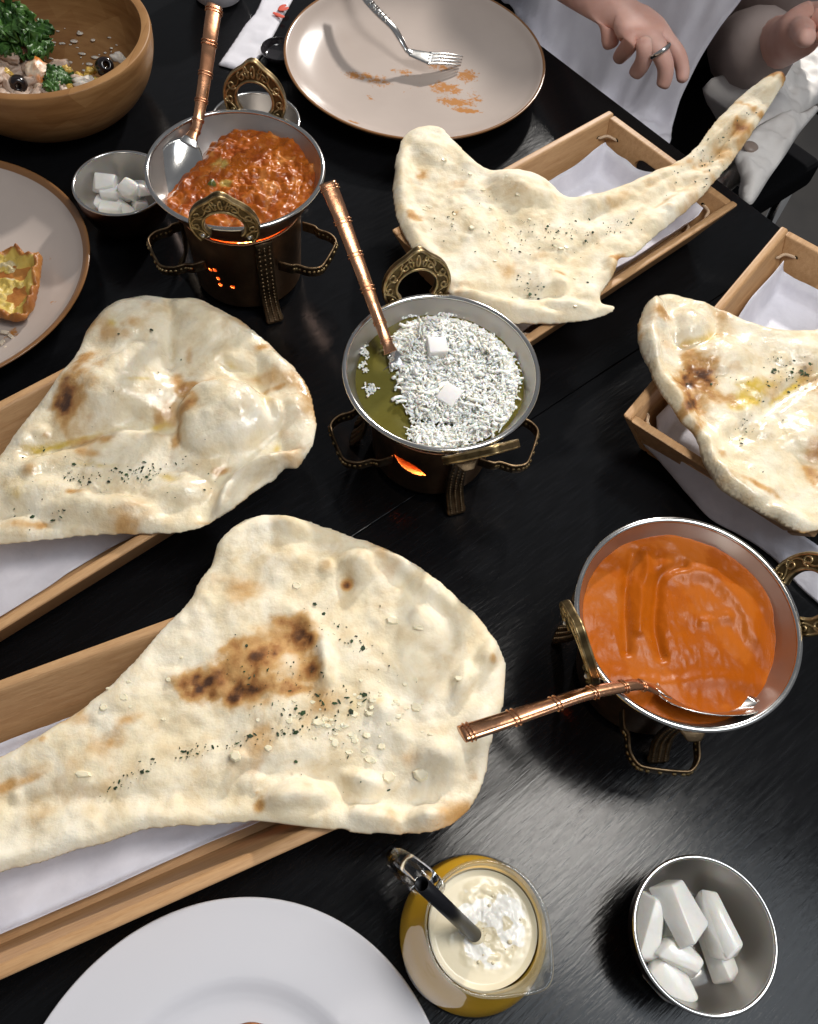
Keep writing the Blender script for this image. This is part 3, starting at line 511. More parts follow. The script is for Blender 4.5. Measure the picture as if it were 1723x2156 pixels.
def ear(t,an,tilt,z0):
    n=60; th=np.radians(np.linspace(-132,132,n)); Ro=.0262*(1+.20*np.exp(-(th/.24)**2)+.03*np.cos(th*2)); Ri=np.full(n,.0143)
    yc=.0115
    def to3(a2,b2,dep):                       # in-plane (a2,b2) -> pan space; leans outward by tilt
        b2=b2+yc; ct,st=math.cos(tilt),math.sin(tilt)
        r=RP+.0012+dep*ct+np.maximum(b2,-.02)*st*np.where(b2>-.004,1,.2); z=z0-.002+b2*ct-dep*st
        ca,sa=math.cos(an),math.sin(an); return np.stack([r*ca-a2*sa,r*sa+a2*ca,z],-1)
    # feet follow the wall inward
    def loop(R,dep): return to3(R*np.sin(th),R*np.cos(th),dep)
    A,B,Cc,D=loop(Ro,0),loop(Ri,0),loop(Ro,.0032),loop(Ri,.0032); V=np.concatenate([A,B,Cc,D]); F=[]
    for i in range(n-1):
        j=i+1; F+=[(i,n+i,n+j,j),(2*n+i,2*n+j,3*n+j,3*n+i),(i,j,2*n+j,2*n+i),(n+i,3*n+i,3*n+j,n+j)]
    F+=[(0,2*n,3*n,n),(n-1,2*n-1,4*n-1,3*n-1)]
    h=obj('handle',V,F,BRASSD,t); m=h.modifiers.new('es','EDGE_SPLIT'); m.split_angle=.7
    parts=[]
    for dep in (-.0002,.0034):
        P2=lambda pts:np.array([to3(np.array(p[0]),np.array(p[1]),dep) for p in pts])
        for R,kk in ((Ro-.0010,0),(Ri+.0010,0)): parts.append(tube(to3(R*np.sin(th),R*np.cos(th),dep),.0011,6))
        for sg in (-1,1):
            for c0,s_r,dirn in ((.48,.0036,1),(1.05,.0038,-1),(1.62,.0036,1),(2.1,.0030,-1)):
                ca=sg*c0; rc=.0205; cx,cy=rc*math.sin(ca),rc*math.cos(ca)
                k=np.linspace(0,1,16); rad=s_r*(1-.72*k); w_=ca+sg*dirn*(k*7.0)+(0 if dirn>0 else math.pi)
                parts.append(tube(P2(list(zip(cx+rad*np.sin(w_),cy+rad*np.cos(w_)))),.0008,5))
            kk=np.linspace(.12,2.25,40); wv=.0203+.0028*np.sin(kk*5.3); parts.append(tube(to3(wv*np.sin(sg*kk),wv*np.cos(sg*kk),dep),.0007,5))
        for aa in (-.24,0,.24):
            k=np.linspace(0,2*math.pi,14); px_=.0225*math.sin(aa)+.0013*np.cos(k)+(.003*np.sin(k))*math.sin(aa*2); py_=.0225*math.cos(aa)+.0045*np.sin(k)
            parts.append(tube(to3(px_,py_,dep),.0008,5))
    V,F=join(parts); obj('scrollwork',V,F,BRASS,h)
    for sg in (-1,1):
        p=to3(np.array(sg*.0203*math.sin(2.15)),np.array(.0203*math.cos(2.15)),.0034)
        k=obj('rivet',*ball(.0021,p),STEEL,h)
        rr_=RP-.0042; zz=z0-.0095; ca,sa=math.cos(an),math.sin(an); tx=sg*.0155
        k=obj('rivet',*ball(.0030,(rr_*ca-tx*sa,rr_*sa+tx*ca,zz),(1,1,1)),STEEL,h)
def ball(r,c,s=(1,1,1),n=14,m=9):
    V=[];F=[]
    for i in range(m+1):
        a=math.pi*i/m
        for j in range(n):
            b=2*math.pi*j/n; V.append((c[0]+r*s[0]*math.sin(a)*math.cos(b),c[1]+r*s[1]*math.sin(a)*math.sin(b),c[2]+r*s[2]*math.cos(a)))
    for i in range(m):
        for j in range(n): F.append((i*n+j,(i+1)*n+j,(i+1)*n+(j+1)%n,i*n+(j+1)%n))
    return V,F
FLAME=M('candle_flame',(1,.5,.15),.5,emit=((1,.42,.10),22.))
WAX=M('candle_wax',(.75,.62,.45),.5,sss=.5)
TIN=M('tin_cup',(.6,.6,.6),.3,1.)
def warmer(cen,zr,label,clabel,legs,loops,leaves,dots,tabs,power):
    t=thing('copper_warmer',(cen[0],cen[1],0),label,'warmer','copper warmers under the pans')
    zt=zr-.0325; zb=.006; nth,nz=420,64; r_=lambda z:.0452+.0035*((z-zb)/(zt-zb))
    zz=np.linspace(zb,zt,nz); tt=np.arange(nth)*2*math.pi/nth; V=[];F=[]
    for z in zz:
        for a in tt: V.append((r_(z)*math.cos(a),r_(z)*math.sin(a),z))
    def hole(a,z):
        for la,lz,hw,hh,rot in leaves:
            da=(a-la+math.pi)%(2*math.pi)-math.pi; x,y=da*.047,z-lz; c,s=math.cos(rot),math.sin(rot); x,y=x*c+y*s,-x*s+y*c
            if abs(x)<hw and abs(y)<hh*(1-(x/hw)**2): return True
        for la,lz,rd in dots:
            da=(a-la+math.pi)%(2*math.pi)-math.pi
            if (da*.047)**2+(z-lz)**2<rd*rd: return True
        return False
    for i in range(nz-1):
        for j in range(nth):
            if hole(tt[j]+math.pi/nth,(zz[i]+zz[i+1])/2): continue
            l=(j+1)%nth; F.append((i*nth+j,i*nth+l,(i+1)*nth+l,(i+1)*nth+j))
    d=obj('drum',V,F,DRUM,t); solid(d,.0009,-1)
    a=np.linspace(0,2*math.pi,9)[:-1]; V,F=lathe([(r_(zt)+.0012*math.cos(x),zt+.0012*math.sin(x)) for x in a],96,True); obj('drum_rim',V,F,COPPERS,d)
    V,F=lathe([(0,zb+.001),(.0445,zb+.001)],64); obj('drum_floor',V,F,DRUM,d)
    for k,an in enumerate(legs):
        ca,sa=math.cos(an),math.sin(an); w2=.0072
        pr=[(.0525,zt+.002),(.0512,zt-.004),(.0505,zt*.6),(.052,zt*.3),(.0565,.010),(.0625,.0012)]
        if tabs: pr=[(.0655,zt+.0005),(.0600,zt+.003),(.0535,zt+.001)]+pr[2:]
        pp=smooth(pr,6,False); path=np.stack([pp[:,0]*ca,pp[:,0]*sa,pp[:,1]],-1)
        wd=np.full(len(path),w2); 
        if tabs: wd[:14]=np.linspace(.0035,.0085,7).tolist()+np.linspace(.0085,.0072,7).tolist()
        wd[-4:]=[.0078,.0078,.0074,.006]
        V,F=sweep(path,wd,.0011,(ca,sa,.02),12,6.); lg=obj('leg',V,F,LEGM,t)
        # embossed squares up the strip
        parts=[]
        for q in range(14 if tabs else 6,len(path)-2):
            for sx in (-1,0,1):
                c0=path[q]+np.array([-sa,ca,0])*sx*.0042+np.array([ca,sa,0])*.0011; parts.append(ball(.0013,c0,(1,1,1),6,4))
        V,F=join(parts); e=obj('embossing',V,F,LEGM,lg); e['kind']='stuff'
    for an in loops:
        ca,sa=math.cos(an),math.sin(an); zl=zt*.62
        pl=[(.0475,.024),(.053,.0245),(.058,.022),(.068,.0215),(.0755,.017),(.0775,.010),(.0775,-.010),(.0755,-.017),(.068,-.0215),(.058,-.022),(.053,-.0245),(.0475,-.024)]
        pl[0]=(.0425,.0245); pl[-1]=(.0425,-.0245)
        pp=smooth(pl,5,False); path=np.stack([pp[:,0]*ca-pp[:,1]*sa,pp[:,0]*sa+pp[:,1]*ca,np.full(len(pp),zl)],-1)
        V,F=sweep(path,.0009,.0048,(0,0,1),12,6.); lp=obj('loop_handle',V,F,LEGM,t)
        parts=[]
        for q in range(6,len(path)-6,2): parts.append(ball(.0015,path[q]+np.array([ca,sa,0])*.0006,(1.2,1.2,1.2),6,4))
        V,F=join(parts); e=obj('embossing',V,F,BRASS,lp); e['kind']='stuff'
    cnd=thing('tealight',(cen[0],cen[1],zb+.002),clabel,'candle','tealights inside the warmers')
    V,F=lathe([(0,0),(.019,0),(.019,.012),(.0185,.012),(.0185,.009)],32); obj('tin_cup',V,F,TIN,cnd)
    V,F=lathe([(0,.0092),(.0184,.009)],24); obj('wax',V,F,WAX,cnd)
    V,F=lathe([(0,.012),(.0022,.014),(.0032,.018),(.0022,.024),(0.0,.031)],16); obj('flame',V,F,FLAME,cnd)
    l=bpy.data.lights.new('candle_light','POINT'); l.energy=power; l.color=(1,.30,.09); l.shadow_soft_size=.004
    lo=bpy.data.objects.new('candle_light',l); C.objects.link(lo); lo.location=(0,0,.036); lo.parent=cnd
    return t
def surface(name,label,cat,cen,zr,rmax,hf,mat,attr=None):
    """curry filling: polar height field clipped to the pan wall"""
    nr,nt_=90,220; r=np.concatenate([[0],np.linspace(.0006,rmax,nr)]); a=np.arange(nt_)*2*math.pi/nt_
    R,A=np.meshgrid(r,a,indexing='ij'); X,Y=R*np.cos(A),R*np.sin(A); Z=np.maximum(hf(X,Y,R),zin(R)-.0006)
    idx=np.arange((nr+1)*nt_).reshape(nr+1,nt_); j=np.roll(idx,-1,1); Q=np.stack([idx[:-1],idx[1:],j[1:],j[:-1]],-1).reshape(-1,4)
    o=thing(name,(cen[0],cen[1],zr-.03),label,cat); V=np.stack([X,Y,Z+.03],-1).reshape(-1,3)
    obj('sauce',V,Q,mat,o,attr=None if attr is None else attr(X.ravel(),Y.ravel())); return o
k1=P(495,362,.112); k1=(-.1677,.5395); Z1=.112; k2=(.0095,.3792); Z2=.100; k3=(.1741,.2156); Z3=.100
pan(k1,Z1,'copper pan of chunky red curry beside the wooden salad bowl',[(ang((528,200),Z1+.02,k1),.12),(ang((475,480),Z1+.005,k1),.16)])
pan(k2,Z2,'copper pan of green curry under white grated cheese',[(ang((884,590),Z2+.02,k2),.10),(ang((1008,955),Z2+.002,k2),.55)])
pan(k3,Z3,'copper pan of smooth orange curry beside the scorched bread',[(ang((1688,1250),Z3+.01,k3),.55),(ang((1212,1365),Z3+.0,k3),.26)])
warmer(k1,Z1,'copper warmer with pin holes under the chunky red curry','lit candle inside the warmer under the red curry',[ang((568,600),.04,k1),ang((568,600),.04,k1)+2.09,ang((568,600),.04,k1)-2.09],[ang((672,530),.052,k1),ang((372,520),.052,k1)],[],
 [(ang((u,v),z,k1),z,.0021) for u,v,z in ((453,568,.045),(433,577,.043),(457,590,.036),(459,606,.029),(490,604,.030))],False,1.2)
warmer(k2,Z2,'copper warmer with a glowing leaf-shaped hole under the green curry','lit candle inside the warmer under the green curry',[ang((962,1020),.03,k2),ang((712,800),.075,k2),ang((962,1020),.03,k2)-2.3],[ang((1085,930),.045,k2),ang((735,925),.045,k2)],
 [(ang((853,998),.042,k2),.040,.0150,.0062,-.45)],[],True,.22)
warmer(k3,Z3,'copper warmer with tabs under the smooth orange curry','lit candle inside the warmer under the orange curry',[ang((1468,1548),.074,k3),ang((1198,1240),.074,k3),ang((1198,1240),.074,k3)-2.4],[ang((1400,1580),.046,k3),ang((1400,1580),.046,k3)+math.pi],
 [(ang((1245,1425),.04,k3),.040,.0130,.0062,-.45)],[],True,.25)
# fillings
REDC=add_mask(M('chunky_red_curry',(.42,.110,.008),.36,spec=.25,sss=.05,var=(55,(.29,.058,.006),.38,.62),bump=[(130,.3,.0016),(330,.15,.0006)],coat=.12),[(1,(.42,.28,.07),(.3,.8),120,.5),(2,(.07,.075,.012),(.4,.7),120,.3),(0,(.55,.20,.045),(.4,.9),160,.6)])
def h1(X,Y,R):
    lump=.0040*np.abs(fbm(X,Y,70,3,3))**.8+.0022*np.clip(vn(X,Y,130,8),0,1)+.0011*fbm(X,Y,260,2,9)
    u=ang((355,300),Z1,k1); s=X*math.cos(u)+Y*math.sin(u)
    return -.0108+lump-.030*np.clip((s-.031)/.030,0,1)**1.3+.0018*np.cos(R*40)
def at1(x,y):
    p=P(465,355,Z1-.012); q=P(478,395,Z1-.012); g=lambda c,r:np.exp(-((x-c[0]+k1[0])**2+(y-c[1]+k1[1])**2)/r**2)
    e=P(448,400,Z1-.012); return np.stack([np.clip(vn(x,y,110,5),0,1),np.maximum(g(p,.008),g(q,.006)),g(e,.0045)+.5*g(P(590,300,Z1-.012),.005),np.ones_like(x)],-1)
surface('red_curry','chunky red curry with glossy lumps in the pan by the wooden bowl','curry',k1,Z1,.0640,h1,REDC,at1)
GRN=M('green_curry',(.118,.104,.018),.25,spec=.4,sss=.1,var=(28,(.10,.082,.008),.4,.65),bump=[(120,.12,.0008)],coat=.2)
sp2=P(822,850,Z2-.010)
def h2(X,Y,R):
    return -.0118+.0006*fbm(X,Y,60,2,4)
surface('green_curry','thick olive green curry under the grated cheese','curry',k2,Z2,.0635,h2,GRN)
ORG=add_mask(M('smooth_orange_curry',(.36,.080,.002),.31,spec=.18,sss=.0,var=(16,(.29,.060,.001),.35,.7),bump=[(170,.22,.0010),(420,.25,.0004)],coat=.0),[(0,(.38,.095,.008),(.35,.75),240,.7)])
def swirl(X,Y):
    o=np.zeros_like(X)
    for pts,wd,h in ((((1335,1165),(1320,1230),(1318,1300),(1322,1370)),.0030,-.0030),(((1360,1165),(1362,1200),(1350,1250),(1345,1330)),.0032,.0026),(((1440,1190),(1395,1210),(1385,1260),(1380,1320),(1395,1380)),.0034,-.0034),(((1400,1200),(1500,1215),(1570,1290),(1585,1340)),.006,.0018),(((1460,1330),(1500,1300),(1560,1340),(1600,1400)),.006,-.0016),(((1300,1420),(1400,1440),(1500,1430),(1590,1440)),.005,.0014),(((1480,1310),(1530,1300)),.004,.0016)):
        R_=smooth([np.array(P(u,v,Z3-.010))[:2]-np.array(k3) for u,v in pts],8,False); best=np.full(X.shape,1e9)
        for p0,p1 in zip(R_[:-1],R_[1:]):
            e_=p1-p0; t=np.clip(((X-p0[0])*e_[0]+(Y-p0[1])*e_[1])/(e_@e_+1e-15),0,1); best=np.minimum(best,(X-p0[0]-t*e_[0])**2+(Y-p0[1]-t*e_[1])**2)
        o=o+h*np.exp(-best/wd**2)
    return o
uR=ang((1690,1440),Z3,k3)
def h3(X,Y,R):
    s=X*math.cos(uR)+Y*math.sin(uR); return -.0095+swirl(X,Y)+.0007*fbm(X,Y,55,2,6)+.00025*fbm(X*2.2,Y,150,2,5)-.010*np.clip((s-.038)/.03,0,1)**1.5
surface('orange_curry','smooth orange curry with spoon swirls, in the pan beside the scorched bread','curry',k3,Z3,.0645,h3,ORG,lambda x,y:np.stack([np.clip(.5+.9*fbm(x,y,40,3,2),0,1),0*x,0*x,0*x+1],-1))
# grated cheese on the green curry
zg=Z2-.0118; bl=[(905,720,80,55),(960,690,70,30),(1000,760,70,60),(910,800,75,60),(1000,830,80,60),(930,700,60,30),(1060,800,40,50),(1000,890,60,40),(940,920,60,24),(885,910,34,30),(880,850,40,30),(1040,860,40,40),(880,760,50,60),(1060,740,40,40),(920,940,40,10),(945,870,60,40),(1000,720,60,30)]
sparse=[(768,740,9,30),(778,820,16,14),(855,660,30,14),(940,660,30,10),(1000,665,24,8),(1085,790,12,30),(765,770,8,14),(815,725,10,10)]
r=random.Random(5); parts=[]
def pile(u,v): return sum(math.exp(-((u-a)/(b*.9))**2-((v-c)/(d*.9))**2) for a,c,b,d in bl)
def shred(u,v,zz,L,w_):
    p=P(u,v,zz); a=r.random()*6.28; e=r.uniform(-.35,.35); cv=r.uniform(-1,1)*L*.25
    n=4; path=[]
    for i in range(n):
        s=i/(n-1)-.5; x=L*s; y=cv*(4*s*s); path.append((p[0]+x*math.cos(a)-y*math.sin(a),p[1]+x*math.sin(a)+y*math.cos(a),p[2]+x*math.sin(e)+.0002))
    parts.append(sweep(path,[w_*r.uniform(.6,1.1) for _ in range(n)],[w_*r.uniform(.35,.8) for _ in range(n)],(0,0,1),6,3.))
for a,c,b,d in bl:
    for i in range(int(b*d/9)):
        u,v=r.gauss(a,b*.52),r.gauss(c,d*.52); k=min(pile(u,v),2.2)*(1+.55*float(vn(u,v,.022,3)))
        pp=P(u,v,zg); 
        if math.hypot(pp[0]-k2[0],pp[1]-k2[1])>.0570 or k<.42: continue
        shred(u,v,zg+r.uniform(.0012,.0022+.0034*k),r.choice([.001,.0013,.002,.003,.004,.006,.009])*r.uniform(.8,1.2),r.choice([.0005,.0006,.0008,.0010,.0015]))
for a,c,b,d in sparse:
    for i in range(int(b*d/13)+4): shred(r.gauss(a,b*.5),r.gauss(c,d*.5),zg+r.uniform(.0005,.002),r.uniform(.0015,.0045),r.uniform(.0006,.001))
V,F=join(parts); gc=thing('grated_cheese',(k2[0],k2[1],zg),'white grated cheese heaped on the green curry','cheese'); g=wobj('shreds',V,F,CHEESE,gc); g['kind']='stuff'
gu,gv=np.meshgrid(np.linspace(790,1125,110),np.linspace(630,965,110),indexing='ij'); pk=np.zeros_like(gu)
for a,c,b,d in bl: pk+=np.exp(-((gu-a)/(b*.9))**2-((gv-c)/(d*.9))**2)
pk=pk*(1+.55*vn(gu,gv,.022,3)); ss=np.clip((pk-.5)/.8,0,1); ss=ss*ss*(3-2*ss); W_=np.array([[P(u,v,zg) for u,v in zip(ru,rv)] for ru,rv in zip(gu,gv)]); W_[...,2]=zg-.0012+ss*.0046+ss*(.0014*fbm(W_[...,0],W_[...,1],330,3,2))
rr_=np.hypot(W_[...,0]-k2[0],W_[...,1]-k2[1]); W_[...,2]=np.where(rr_>.057,zg-.002,W_[...,2]); idx=np.arange(110*110).reshape(110,110); Q=np.stack([idx[:-1,:-1],idx[1:,:-1],idx[1:,1:],idx[:-1,1:]],-1); Q=Q[(rr_[:-1,:-1]<.06)].reshape(-1,4)
wobj('crumb_mound',W_.reshape(-1,3),Q,CHEESE,gc)
def cube(name,label,cat,group,c,size,rot,mat,jit=.08,bev=.0012,seed=0):
    q=random.Random(seed); V,F=box((0,0,0),size); V=V*(1+np.array([[q.uniform(-jit,jit) for _ in range(3)] for _ in range(8)]))
    o=obj(name,V,F,mat,None,smooth=True); o.location=tuple(c); o.rotation_euler=rot; m=bevel(o,bev,3); o.modifiers['bevel'].limit_method='NONE'
    tag(o,label,cat,group); return o
cube('paneer_cube','lone smooth white paneer cube on the cheese, by the spoon neck','cheese cube',None,P(918,734,zg+.009),(.0138,.0120,.0120),(.2,.1,.3),PANEER,.06,.0009,1)
cube('paneer_cube','crumbly white paneer cube sunk in the cheese, by the pan handle rivets','cheese cube',None,P(943,834,zg+.0060),(.0145,.0125,.0115),(.3,-.25,1.05),PANEER,.14,.0009,2)
# ---------------------------------------------------------------- spoons
def spoon(label,pts,bowl_c,bowl_dir,bowl_up,L=.023,Wd=.0155,depth=.006,flip=1):
    """pts: handle path from the free end to the neck (world)"""
    base=np.array(pts[len(pts)//2]); t=thing('serving_spoon',tuple(base),label,'spoon','copper-handled serving spoons')
    path=smooth(pts,10,False); n=len(path); s=np.linspace(0,1,n)
    up=np.asarray(bowl_up,float); wd=np.interp(s,[0,.12,.4,.75,.9,1],[.0064,.0061,.0050,.0041,.0040,.0054]); th=np.interp(s,[0,.3,.8,1],[.0022,.0023,.0024,.0014])
    V,F=sweep(path,wd,th,up,16,2.6); h=wobj('handle',V,F,COPPERS,t)
    V0=V.reshape(n,16,3)
    for k in (.035,.20,.37,.54,.71,.86):
        for dk in (0,.018):
            i=min(n-1,int((k+dk)*(n-1))); ring=path[i]+(V0[i]-path[i])*1.08
            Vr,Fr=sweep(np.concatenate([ring]),.00052,.00052,path[min(i+1,n-1)]-path[i-1],6,2.,closed=True); wobj('groove_ring',Vr,Fr,COPPERS,h)
    d=np.asarray(bowl_dir,float); d/=np.linalg.norm(d); u=up-d*(up@d); u/=np.linalg.norm(u); b=np.cross(u,d)
    nr,na=12,40; V=[];F=[]
    for lay in (0,1):
        for i in range(nr+1):
            k=i/nr
            for j in range(na):
                a=2*math.pi*j/na; egg=1+.16*math.cos(a)*-1
                x=L*k*math.cos(a); y=Wd*k*math.sin(a)*egg; z=-depth*(1-k*k)-lay*.0008*(1 if k<1 else .9)
                V.append(np.asarray(bowl_c)+d*x+b*y+u*z)
    m=(nr+1)*na
    for lay in (0,1):
        for i in range(nr):
            for j in range(na):
                l=(j+1)%na; f=(lay*m+i*na+j,lay*m+(i+1)*na+j,lay*m+(i+1)*na+l,lay*m+i*na+l); F.append(f if lay==0 else f[::-1])
    for j in range(na):
        l=(j+1)%na; F.append((nr*na+j,m+nr*na+j,m+nr*na+l,nr*na+l))
    # neck plate joining handle and bowl
    start=np.asarray(bowl_c)-d*L*.97; nk=smooth([path[-1]-(path[-1]-path[-2])*.5,path[-1]*.45+start*.55+u*.0008,start+d*.004],6,False)
    Vn,Fn=sweep(nk,np.linspace(.0046,.0072,len(nk)),np.linspace(.0013,.0006,len(nk)),u,14,2.6)
    V,F=join([(V,F),(Vn,Fn)]); wobj('bowl',V,F,CHROME,t); return t
spoon('copper-handled spoon standing in the chunky red curry pan',[P(452,12,.148),P(443,75,.143),P(435,140,.134),P(426,200,.124),P(419,245,.1165),P(412,272,.1105),P(402,292,.107)],P(374,356,.0995),P(352,418,.092)-P(406,296,.1055),np.array([.40,.05,1.]),.029,.0165,.0055)
spoon('copper-handled spoon standing in the green curry',[P(690,385,.152),P(716,450,.142),P(742,520,.131),P(768,590,.1205),P(795,665,.1105),P(812,712,.104),P(823,742,.0975)],P(848,838,zg-.0004),P(843,890,zg-.001)-P(830,770,zg+.0012),np.array([-.05,.05,1.]),.030,.0175,.006)
spoon('copper-handled spoon laid in the smooth orange curry, handle over the bread',[P(972,1546,.128),P(1060,1518,.1262),P(1150,1488,.123),P(1230,1462,.1195),P(1300,1448,.1155),P(1345,1442,.111),P(1378,1452,.1045)],P(1495,1468,.0945),P(1600,1480,.094)-P(1400,1456,.099),np.array([-.20,.75,1.]),.0325,.0165,.008)
# ---------------------------------------------------------------- small steel bowls and radish
def steel_bowl(c,label,r=.0405,h=.043):
    t=thing('steel_bowl',(c[0],c[1],0),label,'bowl','small steel bowls'); k=np.linspace(0,1,22)
    outer=[(0,.0006)]+[(r*(.55+.45*math.sin(x*math.pi/2)**.9),.0006+h*(x**1.35)) for x in k]
    inner=[(max(a-.0012,0),b+.0012) for a,b in outer]
    V,F=lathe(outer,96); o=obj('outer_wall',V,[f for f in F],COPPERD,t)
    V,F=lathe(inner,96); obj('inner_wall',V,F,STEEL_IN,t)
    a=np.linspace(0,2*math.pi,11)[:-1]; V,F=lathe([(r-.0004+.0013*math.cos(x),h+.0012+.0013*math.sin(x)) for x in a],110,True); obj('rim',V,F,CHROME,t)
COPPERD=M('dark_copper_outside',(.12,.055,.035),.3,1.,bump=(80,.2,.001))
r2=(.1957,.0502); r1=(-.2849,.5822); r3=tuple(P(538,254,.044)[:2])
steel_bowl(r2,'small steel bowl of radish chunks beside the glass pitcher'); steel_bowl(r1,'small steel bowl of radish beside the chunky red curry'); steel_bowl(r3,'empty small steel bowl behind the handle of the red curry pan')
def radish(px,z,size,rot,seed,label,group):
    q=random.Random(seed); lx,ly,lz=np.array(size)/2
    V=np.array([(-1,-.8,-.9),(1,-.9,-1),(.95,.9,-.9),(-.9,1,-1),(-.85,-.75,.8),(.8,-.5,.9),(.9,.6,1),(-1,.8,.85),(0,-1.05,-.1),(.1,1.05,.0)])*np.array([lx,ly,lz])
    V=V+np.array([[q.uniform(-.24,.24)*s for s in (lx,ly,lz)] for _ in V])
    bm=bmesh.new(); vs=[bm.verts.new(v) for v in V]; bmesh.ops.convex_hull(bm,input=vs); me=bpy.data.meshes.new('radish_piece'); bm.to_mesh(me); bm.free()
    me.polygons.foreach_set('use_smooth',np.ones(len(me.polygons),bool)); me.materials.append(RADISH)
    o=bpy.data.objects.new('radish_piece',me); C.objects.link(o); o.location=tuple(P(*px,z)); o.rotation_euler=rot
    bevel(o,.0015,3); o.modifiers['bevel'].angle_limit=.35; tag(o,label,'radish',group)
zz8=lambda a,b:(747.8+a*.566,1682.6+b*.566)
for i,(a,b,z,l,wd,th,rz,rx,ry) in enumerate([(1170,500,.010,.020,.015,.012,1.4,0,.1),(1350,560,.0125,.036,.0135,.013,1.95,.2,.05),(1180,680,.0135,.026,.018,.013,-.65,.15,.2),(1105,470,.0190,.035,.0145,.013,1.45,.15,-.25),(1340,455,.0185,.036,.0150,.014,1.95,.2,.25),(1215,590,.0215,.027,.0150,.0135,-.35,.25,.05),(1215,412,.0290,.033,.0165,.015,1.95,.5,.2)]):
    radish(zz8(a,b),z,(l*1.05,wd*1.08,th*1.05),(rx,ry,rz),40+i,'white radish chunk in the steel bowl beside the glass pitcher','radish chunks by the pitcher')
for i,(u,v,z,l,wd,th,rz,rx,ry) in enumerate([(215,425,.011,.022,.014,.011,.4,.1,.1),(262,442,.010,.022,.014,.011,-.4,.1,.2),(295,425,.012,.026,.013,.011,2.1,.1,.3),(232,440,.014,.02,.012,.010,.2,.2,.1),(240,402,.0200,.024,.016,.012,.3,.2,.1),(300,395,.024,.028,.013,.011,2.2,.3,.5),(222,385,.0255,.022,.0170,.013,.2,.45,.1),(275,398,.0270,.020,.0160,.013,-.5,.4,.3)]):
    radish((u,v),z,(l,wd,th),(rx,ry,rz),60+i,'white radish chunk in the steel bowl beside the red curry','radish chunks by the red curry')
WATER=M('pickling_water',(.95,.96,.95),.02,trans=1.,ior=1.33)
V,F=lathe([(0,.0058),(.0285,.0058)],48); ow=obj('pickling_liquid',V+np.array([r2[0],r2[1],0]),F,WATER); tag(ow,'shallow clear pickling liquid under the radish by the pitcher','liquid',kind='stuff')
# ---------------------------------------------------------------- plates
def plate(c,prof,mat,label,stain=None,band=None,nr=70,nt_=220):
    p=smooth(prof,8,False); t=thing('dinner_plate',(c[0],c[1],0),label,'plate'); V,F=lathe(p,nt_); A=None
    if stain is not None:
        R=np.hypot(V[:,0],V[:,1]); A=np.stack([stain(V[:,0]+c[0],V[:,1]+c[1]),band(R,V[:,2]),0*R,0*R+1],-1)
    obj('dish',V,F,mat,t,attr=A); return t
R1=.1345
coupe=lambda R,h:[(0,.006),(.04,.0062),(.08,.0075),(R-.03,.0115),(R-.012,.019),(R-.003,.0262),(R,.0275),(R+.0012,.0268),(R-.0005,.0245),(R-.012,.0155),(R-.04,.0060),(R-.06,.0015),(.04,.0012),(0,.0012)]
p1=(-.0553,.8462)
def st1(x,y):
    o=np.zeros_like(x)
    for u,v,rx,ry,a,s in ((760,150,46,14,0,.62),(800,160,40,20,0,.55),(850,140,40,12,0,.55),(940,175,50,22,10,.62),(985,150,34,22,0,.62),(960,205,56,14,0,.66),(985,225,40,7,-5,.75),(900,170,110,60,0,.34),(780,195,20,10,0,.5),(745,265,16,5,-8,.85),(1000,200,30,30,0,.52),(930,130,40,16,0,.55)):
        p=P(u,v,.012); sc=np.linalg.norm(p-CO)/FPX; dx,dy=(x-p[0])/(rx*sc),(y-p[1])/(ry*sc*1.5); o=np.maximum(o,s*np.exp(-(dx*dx+dy*dy)))
    return o
plate(p1,coupe(R1,0),BEIGE,'used beige plate with a brown rim, orange smears and a fork on it',st1,lambda R,z:np.clip((R-(R1-.0022))/.0012,0,1))
p2=(-.4255,.476); R2=.1335
def st2(x,y):
    o=np.zeros_like(x)
    for u,v,rx,ry,s in ((110,640,14,8,.5),(20,700,26,16,.55),(30,690,30,12,.45),(100,540,20,8,.45)):
        p=P(u,v,.012); sc=np.linalg.norm(p-CO)/FPX; dx,dy=(x-p[0])/(rx*sc),(y-p[1])/(ry*sc*1.4); o=np.maximum(o,s*np.exp(-(dx*dx+dy*dy)))
    return o
plate(p2,[(a if a<.1 else a+R2-R1,b) for a,b in coupe(R1,0)],BEIGE,'beige plate with a broad brown rim holding a piece of fried pastry',st2,lambda R,z:np.clip((R-(R2-.0062))/.002,0,1))
p3=(-.0490,-.0765); R3=.1165
plate(p3,[(0,.0065),(.04,.0065),(.060,.0074),(.068,.0105),(.0745,.0160),(.080,.0182),(.095,.0202),(.108,.0220),(R3-.001,.0236),(R3,.0230),(R3-.002,.0212),(.09,.0150),(.077,.0060),(.070,.0015),(.03,.0010),(0,.0010)],WHITEG,'glossy white wide-rimmed plate beside the glass pitcher')
SAUCE=M('orange_sauce',(.55,.16,.02),.2,coat=.4,sss=.1)
def blob(name,label,cat,outline,z,h,mat,seed,amp=.3,step=.0012,parent=None):
    W3=np.array([P(u,v,z)[:2] for u,v in outline]); poly=smooth(W3,5); x,y,d,Q,bd=slab(poly,step); e=np.clip(d/(h*1.5),0,1)
    zt=z+h*np.sqrt(1-(1-e)**2)*(1+amp*fbm(x,y,110,3,seed)); V,F=two_sided(x,y,zt,np.full_like(x,z-.0004),Q,bd); c=poly.mean(0)
    t=thing(name,(c[0],c[1],z),label,cat); wobj('mass',V,F,mat,t); return t
blob('sauce_smear','small orange sauce smear in the well of the white plate','sauce',[(488,2166),(505,2157),(530,2152),(560,2158),(580,2168),(560,2185),(510,2186)],.0074,.0016,SAUCE,3)
